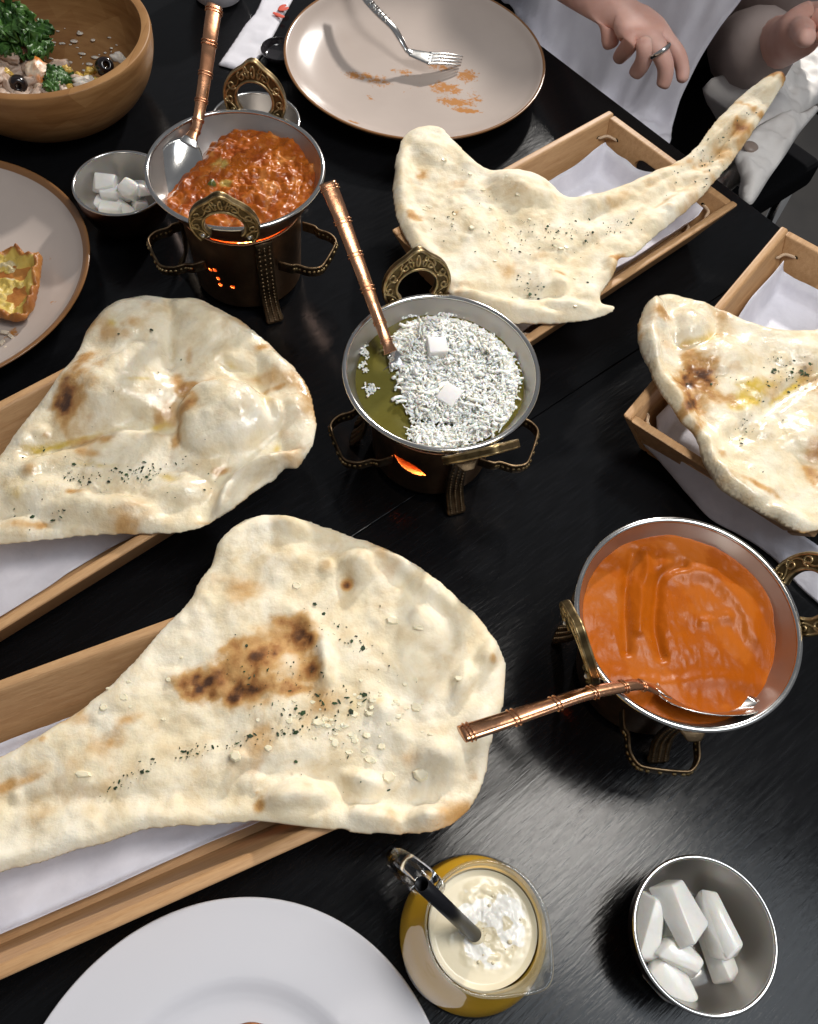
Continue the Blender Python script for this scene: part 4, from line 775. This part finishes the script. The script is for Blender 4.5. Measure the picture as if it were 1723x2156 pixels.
# pastry on the beige plate
CRUST=add_mask(M('fried_crust',(.46,.20,.045),.4,var=(60,(.30,.10,.02),.4,.65),bump=[(120,.5,.002)],sss=.1),[(0,(.58,.42,.10),(.3,.6),120,.4),(1,(.55,.46,.27),(.4,.7),140,.5)])
ol=[(-60,545),(-20,530),(8,520),(35,512),(48,520),(58,530),(75,527),(90,530),(88,560),(82,600),(72,640),(60,655),(50,668),(30,672),(10,668),(-20,660),(-60,650)]
W3=np.array([P(u,v,.022)[:2] for u,v in ol]); poly=smooth(W3,5); x,y,d,Q,bd=slab(poly,.0011); e=np.clip(d/.004,0,1)
zt=.0155+.0055*np.sqrt(1-(1-e)**2)+.003*np.exp(-((d-.004)/.003)**2)+.0046*fbm(x,y,120,3,5)*e-.005*np.clip((d-.006)/.01,0,1)
V,F=two_sided(x,y,zt,np.full_like(x,.0155),Q,bd,d,.003); A=np.stack([np.clip((d-.004)/.006,0,1),np.clip(fbm(x,y,60,3,9),0,1)*np.clip((d-.006)/.01,0,1),0*x,0*x+1],-1); A=np.concatenate([A,A[~bd]*0])
cpt=poly.mean(0); tp=thing('fried_pastry',(cpt[0],cpt[1],.0155),'torn piece of golden fried pastry with yellow filling on the beige plate','pastry'); wobj('pastry',V,F,CRUST,tp,attr=A)
CRUMB=M('pale_crumb',(.62,.52,.40),.6)
for i,(u,v) in enumerate(((10,700),(4,722),(22,708),(55,706),(12,735),(62,716))):
    cube('food_crumb','pale shredded food crumb beside the fried pastry','crumb','crumbs beside the pastry',P(u,v,.0112),(.006,.0028,.0022),(.1,.1,i*1.3),CRUMB,.3,.0006,i)
# ---------------------------------------------------------------- fork on the used plate
ft=thing('fork',tuple(P(850,95,.03)),'steel fork resting tines-down on the used beige plate','fork')
hp=smooth([P(735,-60,.047),P(770,-5,.045),P(800,30,.042),P(828,58,.037),P(845,85,.030),P(856,104,.0235),P(868,112,.0215)],8,False); n=len(hp); s=np.linspace(0,1,n)
V,F=sweep(hp,np.interp(s,[0,.35,.8,1],[.0058,.0046,.0030,.0052]),np.interp(s,[0,.7,1],[.0016,.0020,.0014]),(0,0,1),12,2.6); hd=wobj('handle',V,F,CHROME,ft)
for k in range(7):
    i=int(n*(.20+.035*k)); c0=hp[i]; tdir=hp[i+1]-hp[i-1]; b_=np.cross(tdir,(0,0,1)); b_/=np.linalg.norm(b_)
    V,F=tube([c0-b_*.0042+np.array([0,0,.0019]),c0+np.array([0,0,.0025]),c0+b_*.0042+np.array([0,0,.0019])],.0006,6); wobj('engraved_bead',V,F,CHROME,hd)
h0=P(866,111,.0215); h1_=P(912,125,.0185); dv=h1_-h0; dv/=np.linalg.norm(dv); bv=np.cross(dv,(0,0,1)); bv/=np.linalg.norm(bv)
V,F=sweep(smooth([h0-dv*.002,h0+dv*.006,h0+dv*.014,h0+dv*.022],6,False),[.0048]+list(np.linspace(.0062,.0112,18)),.0011,(0,0,1),14,3.); wobj('head',V,F,CHROME,ft)
e0=h0+dv*.0215; tipc=P(972,128,.0118); 
for k in range(4):
    off=bv*(k-1.5)*.0057; p=[e0-dv*.003+off,e0+(tipc-e0)*.35+off+np.array([0,0,.0012]),e0+(tipc-e0)*.75+off+np.array([0,0,.0008]),tipc+off*.9]
    V,F=sweep(smooth(p,5,False),np.linspace(.0022,.0010,16),np.linspace(.0012,.0008,16),(0,0,1),10,2.6); wobj('tine',V,F,CHROME,ft)
# ---------------------------------------------------------------- glass pitcher of mango lassi
pc=np.array([.0665,.0355]); gt=thing('glass_pitcher',(pc[0],pc[1],0),'clear glass pitcher of yellow lassi with a pulled spout and loop handle','pitcher')
sa_=ang((1155,2075),.09,pc)
def spout(V,zr0=.072):
    V=np.asarray(V).copy(); a=np.arctan2(V[:,1],V[:,0])-sa_; a=(a+math.pi)%(2*math.pi)-math.pi; k=np.clip((V[:,2]-zr0)/.022,0,1)**1.6*np.exp(-(a/.42)**2)
    V[:,0]+=math.cos(sa_)*.0085*k; V[:,1]+=math.sin(sa_)*.0085*k; return V
go=[(0,.0008),(.024,.0008),(.0305,.003),(.0375,.0125),(.0415,.026),(.0418,.038),(.0390,.052),(.0345,.064),(.0312,.073),(.0300,.080),(.0303,.087),(.0318,.0925)]
gi=[(.0300,.0925),(.0287,.087),(.0284,.080),(.0296,.073),(.0328,.064),(.0373,.052),(.0401,.038),(.0398,.026),(.0358,.0135),(.029,.0055),(.02,.0045),(0,.0045)]
V,F=lathe(np.concatenate([smooth(go,5,False),smooth(gi,5,False)]),110); V=spout(V); obj('glass_body',V,F,THIN,gt)
ha=ang((818,1800),.06,pc); hpth=smooth([(.0305,.080),(.036,.0855),(.046,.086),(.0545,.079),(.0575,.066),(.054,.052),(.046,.044),(.0412,.041)],8,False)
V,F=tube(np.stack([hpth[:,0]*math.cos(ha),hpth[:,0]*math.sin(ha),hpth[:,1]],-1),.0052,14); obj('glass_handle',V,F,GLASS,gt)
lt=thing('lassi',(pc[0],pc[1],0),'yellow mango lassi with milky froth inside the glass pitcher','drink')
li=[(0,.0050),(.0195,.0050),(.0286,.0060),(.0354,.0140),(.0394,.026),(.0397,.038),(.0369,.052),(.0324,.064),(.0292,.073),(.0283,.0765)]; li=[(a+(.0010 if a>.025 else 0),b) for a,b in li]
V,F=lathe(smooth(li,5,False),90); obj('drink_body',V,F,LASSI,lt)
nr,nt_=60,120; rr=np.linspace(.0003,.0284,nr); aa=np.arange(nt_)*2*math.pi/nt_; R,A=np.meshgrid(rr,aa,indexing='ij'); X,Y=R*np.cos(A),R*np.sin(A)
fo=np.clip(1-((X-.003)**2+(Y-.002)**2)/.0235**2,0,1); Z=.0764+fo*(.0016*np.clip(fbm(X,Y,190,3,4)+.1,0,1)+.0008*np.clip(vn(X,Y,420,6),0,1))+.0007*np.clip((R-.0255)/.003,0,1)
idx=np.arange(nr*nt_).reshape(nr,nt_); j=np.roll(idx,-1,1); Q=np.stack([idx[:-1],idx[1:],j[1:],j[:-1]],-1).reshape(-1,4)
fm=np.clip(fo*1.6,0,1)*np.clip(.45+1.1*fbm(X,Y,130,3,4),0,1); obj('froth',np.stack([X,Y,Z],-1).reshape(-1,3),Q,FOAM,lt,attr=np.stack([fm,0*fm,0*fm,0*fm+1],-1).reshape(-1,4))
q=random.Random(3); parts=[]
for i in range(18):
    a,rd=q.random()*6.28,.019*math.sqrt(q.random()); s=q.choice([.0004,.0005,.0006,.0009,.0013]); parts.append(ball(s,(.003+rd*math.cos(a),.002+rd*math.sin(a),.0772),(1,1,.7),10,6))
V,F=join(parts); b_=obj('bubbles',V,F,FOAM,lt); b_['kind']='stuff'
st=thing('drinking_straw',tuple(P(1005,1968,.077)),'glossy black drinking straw leaning in the lassi pitcher','straw')
s0,s1=P(1012,1980,.070),P(888,1862,.150); dv=(s1-s0)/np.linalg.norm(s1-s0); a=np.cross(dv,(0,0,1)); a/=np.linalg.norm(a); b=np.cross(a,dv); sg=20; V=[];F=[]
for rad in (.0036,.0031):
    for p in (s0,s1):
        for k in range(sg): t_2=2*math.pi*k/sg; V.append(p+rad*(a*math.cos(t_2)+b*math.sin(t_2)))
for k in range(sg):
    l=(k+1)%sg; F+=[(k,l,sg+l,sg+k),(2*sg+k,3*sg+k,3*sg+l,2*sg+l),(sg+k,sg+l,3*sg+l,3*sg+k),(k,2*sg+k,2*sg+l,l)]
wobj('tube',V,F,STRAWM,st)
tip=[];f0=s0+dv*.002
V,F=tube([s0-dv*.004,s0+dv*.010],.0042,16); wobj('milk_film',V,F,FOAM,st)
# ---------------------------------------------------------------- salad bowl
sb=(-.4005,.7352); WB=M('acacia_bowl_wood',(.40,.215,.085),.42,spec=.35,var=(26,(.29,.14,.05),.35,.7),stretch=(1,1,9),bump=(60,.12,.0006))
def staves(m,dark):
    nt=m.node_tree;N=nt.nodes;L=nt.links;b=N['Principled BSDF']; src=b.inputs['Base Color'].links[0].from_socket
    tc=N.new('ShaderNodeTexCoord'); bt=N.new('ShaderNodeTexBrick'); mp=N.new('ShaderNodeMapping'); mp.inputs['Rotation'].default_value=(math.pi/2,0,0.5); L.new(tc.outputs['Object'],mp.inputs[0]); L.new(mp.outputs[0],bt.inputs['Vector'])
    bt.inputs['Scale'].default_value=1; bt.inputs['Brick Width'].default_value=.034; bt.inputs['Row Height'].default_value=.019; bt.inputs['Mortar Size'].default_value=.0001
    bt.inputs['Color1'].default_value=(1,1,1,1); bt.inputs['Color2'].default_value=(*dark,1); bt.inputs['Mortar'].default_value=(*dark,1)
    x=N.new('ShaderNodeMix'); x.data_type='RGBA'; x.blend_type='MULTIPLY'; x.inputs[0].default_value=.8; L.new(src,x.inputs[6]); L.new(bt.outputs[0],x.inputs[7]); L.new(x.outputs[2],b.inputs['Base Color'])
staves(WB,(.74,.66,.58))
tB=thing('salad_bowl',(sb[0],sb[1],0),'thick round wooden bowl holding leftover salad','bowl')
ob=[(0,.0008),(.050,.0008),(.062,.003),(.080,.013),(.094,.030),(.1015,.050),(.1035,.066),(.1030,.0725),(.1010,.0738),(.0960,.0738),(.0942,.0725),(.0930,.064),(.0880,.045),(.078,.028),(.064,.0175),(.045,.0130),(0,.0125)]
V,F=lathe(smooth(ob,6,False),128); obj('bowl_body',V,F,WB,tB)
KALE=M('kale_leaf',(.085,.19,.04),.4,spec=.4,var=(120,(.02,.065,.012),.35,.65),bump=[(240,.5,.001)])
OLIVE=M('black_olive',(.012,.008,.009),.16,coat=.4)
CHICK=M('shredded_chicken',(.44,.30,.22),.5,sss=.15,var=(140,(.55,.44,.36),.35,.65),bump=(200,.5,.001))
CORN=M('corn_kernel',(.70,.46,.10),.3,sss=.2); DRESS=M('dressing',(.72,.66,.58),.2,sss=.2); NUT=M('pecan',(.20,.07,.03),.5,bump=(200,.6,.001)); ONION=M('pink_shred',(.40,.06,.06),.35)
EGG=M('sauced_egg_white',(.72,.58,.44),.35,sss=.3,var=(60,(.62,.20,.03),.45,.62))
def leaf(label,c,size,seed,rot):
    n,m=26,14; q=random.Random(seed); V=[];Fc=[]
    for i in range(n):
        s=i/(n-1)-.5
        for j in range(m):
            k=j/(m-1)-.5; wd=size*.62*(1-(2*s)**2*.75)*(1+.16*math.sin(s*40+seed)); edge=abs(2*k)**2
            V.append((size*s*1.1+.1*size*edge*math.sin(s*50),wd*k*1.5,size*(.16*math.cos(s*3)+edge*.16*math.sin(s*34+k*9+seed)+.05*math.sin(s*21+k*17))))
    for i in range(n-1):
        for j in range(m-1): Fc.append((i*m+j,(i+1)*m+j,(i+1)*m+j+1,i*m+j+1))
    o=obj('kale_leaf',V,Fc,KALE); o.location=tuple(c); o.rotation_euler=rot; solid(o,.0006); tag(o,label,'leaf','kale leaves in the salad bowl')
kl='curly green kale leaf heaped in the wooden salad bowl'
for i,(u,v,z,sz,rot) in enumerate([(20,50,.052,.046,(.5,.2,.3)),(45,75,.048,.042,(.2,.5,1.2)),(68,92,.044,.036,(.6,.1,2.)),(8,75,.050,.044,(.9,.3,.8)),(60,125,.038,.026,(.4,.3,2.8)),(30,62,.056,.036,(-.4,.4,2.4)),(85,70,.043,.026,(.3,-.3,.6)),(10,95,.045,.040,(.4,.2,1.9)),(40,100,.043,.034,(.1,.6,.2)),(-20,60,.05,.05,(.3,.3,1.))]): leaf(kl,P(u,v,z),sz,i+3,rot)
kl2='small curly kale sprig lying among the olives in the wooden bowl'
for i,(u,v,z,sz,rot) in enumerate([(125,165,.034,.026,(.4,.2,1.4)),(118,185,.033,.022,(.2,.5,.2))]): leaf(kl2,P(u,v,z),sz,i+23,rot)
def olive(u,v,z,rot,label):
    pr=[(.0026,-.0085),(.0062,-.0088),(.0092,-.004),(.0096,.001),(.0085,.0055),(.0062,.0085),(.0028,.0082),(.0025,0.)]
    V,F=lathe(smooth(pr,5,True),32,True); o=obj('black_olive',V,F,OLIVE); o.location=tuple(P(u,v,z)); o.rotation_euler=rot; o.scale=(.92,.92,.92); tag(o,label,'olive','black olives in the salad')
olive(220,140,.040,(.5,.7,0),'whole black olive resting against the inner wall of the salad bowl')
olive(38,178,.036,(1.1,.3,.4),'black olive lying on its side among the shredded chicken'); olive(97,172,.030,(1.0,1.0,0),'black olive half hidden behind a kale sprig')
def lump(name,label,cat,group,u,v,z,s,rot,mat,seed):
    V,F=ball(1,(0,0,0),(1,1,1),18,12); V=np.array(V); k=1+.28*fbm(V[:,0]*3+seed,V[:,1]*3+V[:,2]*2,1.,3,seed); V=V*k[:,None]*np.array(s)
    o=obj(name,V,F,mat); o.location=tuple(P(u,v,z)); o.rotation_euler=rot; tag(o,label,cat,group)
for i,(u,v,z,sx) in enumerate([(25,140,.035,.020),(45,150,.034,.016),(8,195,.033,.020),(30,205,.031,.018),(10,165,.032,.018),(55,200,.029,.012),(130,190,.030,.014),(0,180,.034,.018),(160,170,.027,.010),(0,150,.040,.018),(18,120,.042,.016),(60,172,.034,.014),(75,205,.030,.014),(20,180,.036,.015),(110,200,.030,.012),(5,210,.034,.02),(60,140,.036,.014),(100,150,.03,.012),(120,140,.026,.012)]):
    lump('chicken_shred','pale shredded chicken strip in the salad bowl','chicken','chicken strips in the salad',u,v,z,(sx,.0065,.0055),(.1,.2,i*.9),CHICK,i+2)
lump('egg_piece','white egg piece streaked with orange sauce in the salad','egg',None,80,155,.036,(.011,.015,.008),(.3,.2,.3),EGG,31); lump('egg_piece','pale egg piece with orange sauce under the black olive','egg',None,90,190,.030,(.010,.008,.007),(.3,.1,1.),EGG,32)
lump('pecan_nut','brown pecan nut tucked under the kale','nut',None,50,112,.042,(.009,.006,.005),(.2,.2,.5),NUT,33)
lump('onion_shred','dark pink vegetable shred at the salad bowl front wall','vegetable',None,14,208,.032,(.016,.006,.004),(.1,.1,.1),ONION,34)
for i,(u,v,z) in enumerate([(140,146,.027),(193,148,.031),(165,160,.027),(172,165,.027),(146,184,.031),(158,180,.03),(184,160,.028),(205,175,.033),(15,152,.04)]):
    lump('corn_kernel','yellow corn kernel scattered in the salad bowl','corn','corn kernels in the salad',u,v,z,(.0058,.0038,.0034),(.3,.4,i*.8),CORN,i+50)
lump('lettuce_core','translucent pale vegetable piece by the salad bowl front wall','vegetable',None,182,176,.033,(.013,.008,.006),(.2,.2,.4),DRESS,60)
lump('nut_flake','pale almond flake beside the whole olive','nut',None,252,122,.042,(.008,.005,.004),(.4,.4,.2),DRESS,61)
q=random.Random(8); parts=[]
for i in range(46):
    u,v=q.uniform(90,250),q.uniform(50,150); p=P(u,v,.02); rr_=math.hypot(p[0]-sb[0],p[1]-sb[1])
    zi=float(np.interp(rr_,[0,.045,.064,.078,.088,.093,.0942],[.0128,.0133,.0178,.0283,.0453,.064,.072])); 
    if zi>.05: continue
    p=PF(u,v,lambda x,y:float(np.interp(math.hypot(x-sb[0],y-sb[1]),[0,.045,.064,.078,.088,.093,.0942],[.0128,.0133,.0178,.0283,.0453,.064,.072])))
    parts.append(ball(q.uniform(.0005,.0018),p,(q.uniform(.7,3.),q.uniform(.7,2.),.5),8,5))
V,F=join(parts); dd=obj('dressing_drops',V,F,DRESS); tag(dd,'creamy dressing drops smeared inside the wooden bowl','dressing',kind='stuff')
# ---------------------------------------------------------------- cup, paper sleeve, dark glass dish
cc_=P(461,-6,.0); tc_=thing('white_cup',(cc_[0],cc_[1],0),'white ceramic cup beyond the spoon of the red curry','cup')
V,F=lathe(smooth([(0,.002),(.022,.002),(.027,.006),(.034,.022),(.0385,.045),(.0395,.062),(.0385,.0625),(.0372,.046),(.0325,.023),(.025,.008),(0,.006)],6,False),72); obj('cup_body',V,F,WHITEG,tc_)
sl_=[(373.9+a*.1736,b*.1736) for a,b in [(1090,-160),(1015,0),(940,160),(870,235),(820,290),(655,540),(495,770),(500,785),(660,828),(840,870),(890,845),(1000,690),(1130,490),(1270,230),(1395,0),(1480,-160)]]
W3=np.array([P(u,v,.002)[:2] for u,v in sl_]); x,y,d,Q,bd=slab(W3,.0016); zt=.0024+.0016*np.clip(d/.006,0,1)+.0007*fbm(x,y,60,2,3)*np.clip(d/.004,0,1)
V,F=two_sided(x,y,zt,np.full_like(x,.0006),Q,bd); c=W3.mean(0); ts=thing('paper_sleeve',(c[0],c[1],0),'white paper cutlery sleeve with red print beside the beige plate','sleeve'); wobj('sleeve_body',V,F,NAPKIN,ts)
def stroke(pts,wd):
    pp=smooth([P(373.9+a*.1736,b*.1736,.0054) for a,b in pts],6,False); V,F=sweep(pp,np.interp(np.linspace(0,1,len(pp)),[0,.3,.8,1],[wd*.5,wd,wd,wd*.3]),.00025,(0,0,1),8,4.); wobj('red_stroke',V,F,REDINK,ts)
stroke([(1290,60),(1262,95),(1245,130)],.0034); stroke([(1250,122),(1300,112),(1345,85)],.0022); stroke([(1160,150),(1210,172),(1260,195),(1300,200)],.0028); stroke([(1262,66),(1300,62),(1320,58)],.002)
DG=M('smoked_glass',(.05,.045,.05),.06,trans=.6,ior=1.45,coat=.5); gc_=P(591,113,.006); tg=thing('glass_saucer',(gc_[0],gc_[1],0),'small dark glass dish half hidden behind the used beige plate','dish')
V,F=lathe(smooth([(0,.002),(.012,.002),(.0165,.004),(.0200,.009),(.0205,.012),(.0195,.0122),(.0180,.009),(.014,.005),(0,.004)],6,False),64); obj('dish_body',V,F,DG,tg)
# ---------------------------------------------------------------- seated person
def skin_mesh(name,joints,edges,mat,parent,root,lvl=2,smooth_it=0):
    """joints: dict name->(xyz,radius or (rx,ry)); one continuous surface"""
    names=list(joints); ix={n:i for i,n in enumerate(names)}; loc=np.array(parent.location)
    me=bpy.data.meshes.new(name); me.from_pydata([tuple(np.asarray(joints[n][0])-loc) for n in names],[(ix[a],ix[b]) for a,b in edges],[]); me.update()
    o=bpy.data.objects.new(name,me); C.objects.link(o); o.parent=parent; me.materials.append(mat)
    sk=o.modifiers.new('skin','SKIN'); sk.use_smooth_shade=True; sk.branch_smoothing=.4
    for i,n in enumerate(names):
        r=joints[n][1]; r=(r,r) if not isinstance(r,tuple) else r; d=me.skin_vertices[0].data[i]; d.radius=r; d.use_root=(n==root)
    m=o.modifiers.new('sub','SUBSURF'); m.levels=lvl; m.render_levels=lvl
    return o
A_=lambda *v:np.array(v,float)
pelv=A_(.245,1.215,-.20); chest=A_(.225,1.195,.14)
tp=thing('person',(pelv[0],pelv[1],-.75),'seated person in a white apron and taupe top, one ringed hand over the table edge','person')
rs=A_(.095,1.315,.25); re=A_(.03,1.13,.02); rw=P(1262,-6,.072)
ls=A_(.355,1.065,.25); le=A_(.352,1.10,-.075); lw=P(1668,82,.062)
J={'pelvis':(pelv,(.15,.11)),'waist':((pelv+chest)/2,(.13,.09)),'chest':(chest,(.14,.10)),'neckb':(chest+A_(0,0,.14),(.07,.06)),
 'rs':(rs,.05),'re':(re,.040),'rf':((re*.4+rw*.6),.031),'rw':(rw,(.026,.020)),'ls':(ls,.05),'le':(le,.040),'lf':((le*.45+lw*.55),.033),'lw':(lw,(.026,.021))}
E=[('pelvis','waist'),('waist','chest'),('chest','neckb'),('chest','rs'),('rs','re'),('re','rf'),('rf','rw'),('chest','ls'),('ls','le'),('le','lf'),('lf','lw')]
for s,hx in (('r',pelv+A_(-.07,.07,0)),('l',pelv+A_(.07,-.07,0))):
    kn=hx+A_(-.27,-.27,.02); J[s+'h']=(hx,.085); J[s+'k']=(kn,.058); J[s+'a']=(A_(kn[0]+.03,kn[1]+.03,-.66),.040); J[s+'t']=(A_(kn[0]-.08,kn[1]-.08,-.72),.035)
    E+=[('pelvis',s+'h'),(s+'h',s+'k'),(s+'k',s+'a'),(s+'a',s+'t')]
# right hand (ringed): palm, then five finger chains
def finger(pre,root,pts,radii):
    prev=root
    for i,(p,rad) in enumerate(zip(pts,radii)):
        k='%s%d'%(pre,i); J[k]=(p,rad); E.append((prev,k)); prev=k
J['rp']=(P(1318,32,.074),(.030,.017)); E.append(('rw','rp')); J['rp2']=(P(1350,55,.076),(.031,.015)); E.append(('rp','rp2'))
fr=(.0098,.0090,.0082,.0068)
finger('ri','rp2',[P(1330,88,.074),P(1318,105,.058),P(1306,118,.046),P(1302,128,.040)],fr)
finger('rm','rp2',[P(1362,100,.076),P(1356,132,.058),P(1340,152,.045),P(1334,163,.040)],fr)
finger('rr','rp2',[P(1385,98,.076),P(1404,140,.062),P(1400,172,.048),P(1392,187,.042)],fr)
finger('rq','rp2',[P(1405,82,.074),P(1432,118,.064),P(1440,152,.052),P(1436,176,.046)],(.0090,.0082,.0076,.0062))
finger('rt','rp',[P(1288,58,.066),P(1284,86,.056),P(1290,104,.050)],(.012,.0100,.0080))
# left hand, half closed, held toward the table
J['lp']=(P(1702,52,.078),(.029,.019)); E.append(('lw','lp')); J['lp2']=(P(1738,30,.088),(.030,.016)); E.append(('lp','lp2'))
finger('li','lp2',[P(1742,58,.094),P(1735,80,.092),P(1722,84,.086)],(.0098,.009,.0078)); finger('lm','lp2',[P(1760,46,.098),P(1752,72,.098),P(1736,76,.092)],(.0098,.009,.0078))
finger('lr','lp2',[P(1774,34,.100),P(1768,60,.100),P(1752,64,.095)],(.0094,.0086,.0074)); finger('lq','lp2',[P(1784,18,.100),P(1782,44,.100),P(1768,50,.096)],(.0086,.0078,.0066)); finger('lt','lp',[P(1690,66,.090),P(1696,80,.098),P(1708,76,.104)],(.012,.0102,.0084))
skin_mesh('body',J,E,SKIN,tp,'pelvis')
ringc=P(1392,62,.079); V,F=lathe([(.0108+.0012*math.cos(x),.0022*math.sin(x)) for x in np.linspace(0,2*math.pi,11)[:-1]],40,True)
rg=obj('ring',V+0,F,CHROME,tp); rdir=Vector(J['rr0'][0]-J['rp2'][0]) if False else Vector(J['rr1'][0]-J['rr0'][0]); rg.rotation_euler=rdir.to_track_quat('Z','Y').to_euler(); rg.location=tuple(np.asarray(J['rr0'][0])*.8+np.asarray(J['rr1'][0])*.2-np.array(tp.location))
for k,a in (('li','li2'),('lm','lm2')): pass
# clothing
sj={'a':(chest+A_(0,0,.15),(.09,.08)),'b':(chest,(.165,.125)),'c':((pelv+chest)/2,(.155,.115)),'d':(pelv+A_(0,0,.06),(.165,.125)),'rs':(rs,.072),'re':(re,.058),'rf':(re*.62+rw*.38,.050),'ls':(ls,.072),'le':(le,.058),'lf':(le*.42+P(1604,104,.03)*.58,.050),'lc':(P(1612,98,.036),(.046,.040))}
skin_mesh('top',sj,[('a','b'),('b','c'),('c','d'),('b','rs'),('rs','re'),('re','rf'),('b','ls'),('ls','le'),('le','lf'),('lf','lc')],SLEEVE,tp,'b')
tj={'p':(pelv,(.17,.13))}
te=[]
for s in 'rl':
    tj[s+'h']=(J[s+'h'][0],.105); tj[s+'k']=(J[s+'k'][0],.078); tj[s+'a']=(J[s+'a'][0],.06); te+=[('p',s+'h'),(s+'h',s+'k'),(s+'k',s+'a')]
skin_mesh('trousers',tj,te,TROUSER,tp,'p')
# apron: a sheet lying over the lap and rising up the chest
def zap(x,y):
    q=x+y; return -.085+.018*np.sin((x-y)*16)+np.where(q>1.17,(q-1.17)*1.6,0)
zap.vec=True
oa=[(1010,-90),(1040,-10),(1085,40),(1118,104),(1170,148),(1230,195),(1290,242),(1350,290),(1396,322),(1410,300),(1420,250),(1432,210),(1450,170),(1475,120),(1500,80),(1530,40),(1562,0),(1600,-60),(1560,-120),(1400,-150),(1200,-150),(1080,-130)]
W3=np.array([PF(u,v,zap)[:2] for u,v in oa]); poly=smooth(W3,4); x,y,d,Q,bd=slab(poly,.004)
wr=.010*fbm(x*1.6-y*.9,x+y,14,3,3)+.003*fbm(x,y,60,2,4); zt=zap(x,y)+wr; V=np.stack([x,y,zt],-1); ap=wobj('apron',V,Q,APRON,tp); solid(ap,.0012)
# ---------------------------------------------------------------- chair and cloth bag beyond the table
FR=et; 
tc2=thing('chair',(pelv[0],pelv[1],-.75),'dark chair with a steel frame under the seated person','chair',rz=TE)
V,F=box((.03,0,.42),(.44,.46,.05)); bevel(obj('seat',V,F,TROUSER,tc2,smooth=False),.012,3)
V,F=box((.24,0,.68),(.04,.44,.34)); bevel(obj('backrest',V,F,TROUSER,tc2,smooth=False),.015,3)
for sx in (-.16,.22):
    for sy in (-.21,.21): V,F=tube([(sx,sy,0),(sx,sy,.40)],.011,12); obj('leg',V,F,CHROME,tc2)
# steel stool foot beside the bag
cb=P(1556,362,-.06); sf=thing('steel_rail',tuple(cb),'short steel rail showing under the table edge beside the white bag','rail')
V,F=tube([P(1470,440,-.06),P(1520,392,-.06),P(1556,360,-.06),P(1580,330,-.065)],.011,14); wobj('rail',V,F,STEEL,sf)
def zbag(x,y): return -.045-.30*(1.10-(x+y))*0+.0*x-.10*np.clip((x-.36)*4,0,1)
zbag.vec=True
ob_=[(1650,100),(1700,88),(1770,95),(1790,180),(1722,222),(1690,268),(1655,320),(1620,372),(1592,415),(1583,430),(1570,424),(1556,408),(1560,370),(1545,330),(1520,310),(1540,240),(1480,190),(1505,175),(1560,150),(1600,130)]
W3=np.array([PF(u,v,zbag)[:2] for u,v in ob_]); poly=smooth(W3,4); x,y,d,Q,bd=slab(poly,.003); e=np.clip(d/.03,0,1)
zt=zbag(x,y)+.022*np.sqrt(1-(1-e)**2)+(.010*fbm(x*.6+y*.5,x-y,26,3,6)+.003*fbm(x,y,90,2,8))*e; V,F=two_sided(x,y,zt,zbag(x,y)-.05*e,Q,bd); c=poly.mean(0)
bt_=thing('cloth_bag',(c[0],c[1],-.1),'off-white cloth bag with a button beside the seated person','bag'); wobj('bag_body',V,F,BAGM,bt_)
of=[(1655,225),(1690,232),(1730,212),(1790,180),(1730,215),(1692,268),(1655,325),(1620,375),(1592,420),(1580,432),(1562,420),(1560,380),(1556,330),(1572,290),(1610,262)]
of=[(1655,236),(1690,236),(1745,205),(1690,272),(1655,325),(1620,375),(1592,420),(1580,430),(1562,418),(1562,380),(1548,335),(1560,300),(1600,262)]
zfl=lambda x,y:zbag(x,y)+.026; zfl.vec=True
W3=np.array([PF(u,v,zfl)[:2] for u,v in of]); poly=smooth(W3,4); x,y,d,Q,bd=slab(poly,.003); e=np.clip(d/.008,0,1)
zt=zfl(x,y)+.004*np.sqrt(1-(1-e)**2)+(.007*fbm(x-y,x+y,24,3,3))*e; V,F=two_sided(x,y,zt,zfl(x,y)-.01*e,Q,bd); fl=wobj('flap',V,F,BAGM,bt_)
BUT=M('button',(.30,.235,.20),.3); bp=PF(1574,320,zfl); V,F=ball(.0085,bp+np.array([0,-.002,.008]),(1,1,.45),24,10); wobj('button',V,F,BUT,bt_)
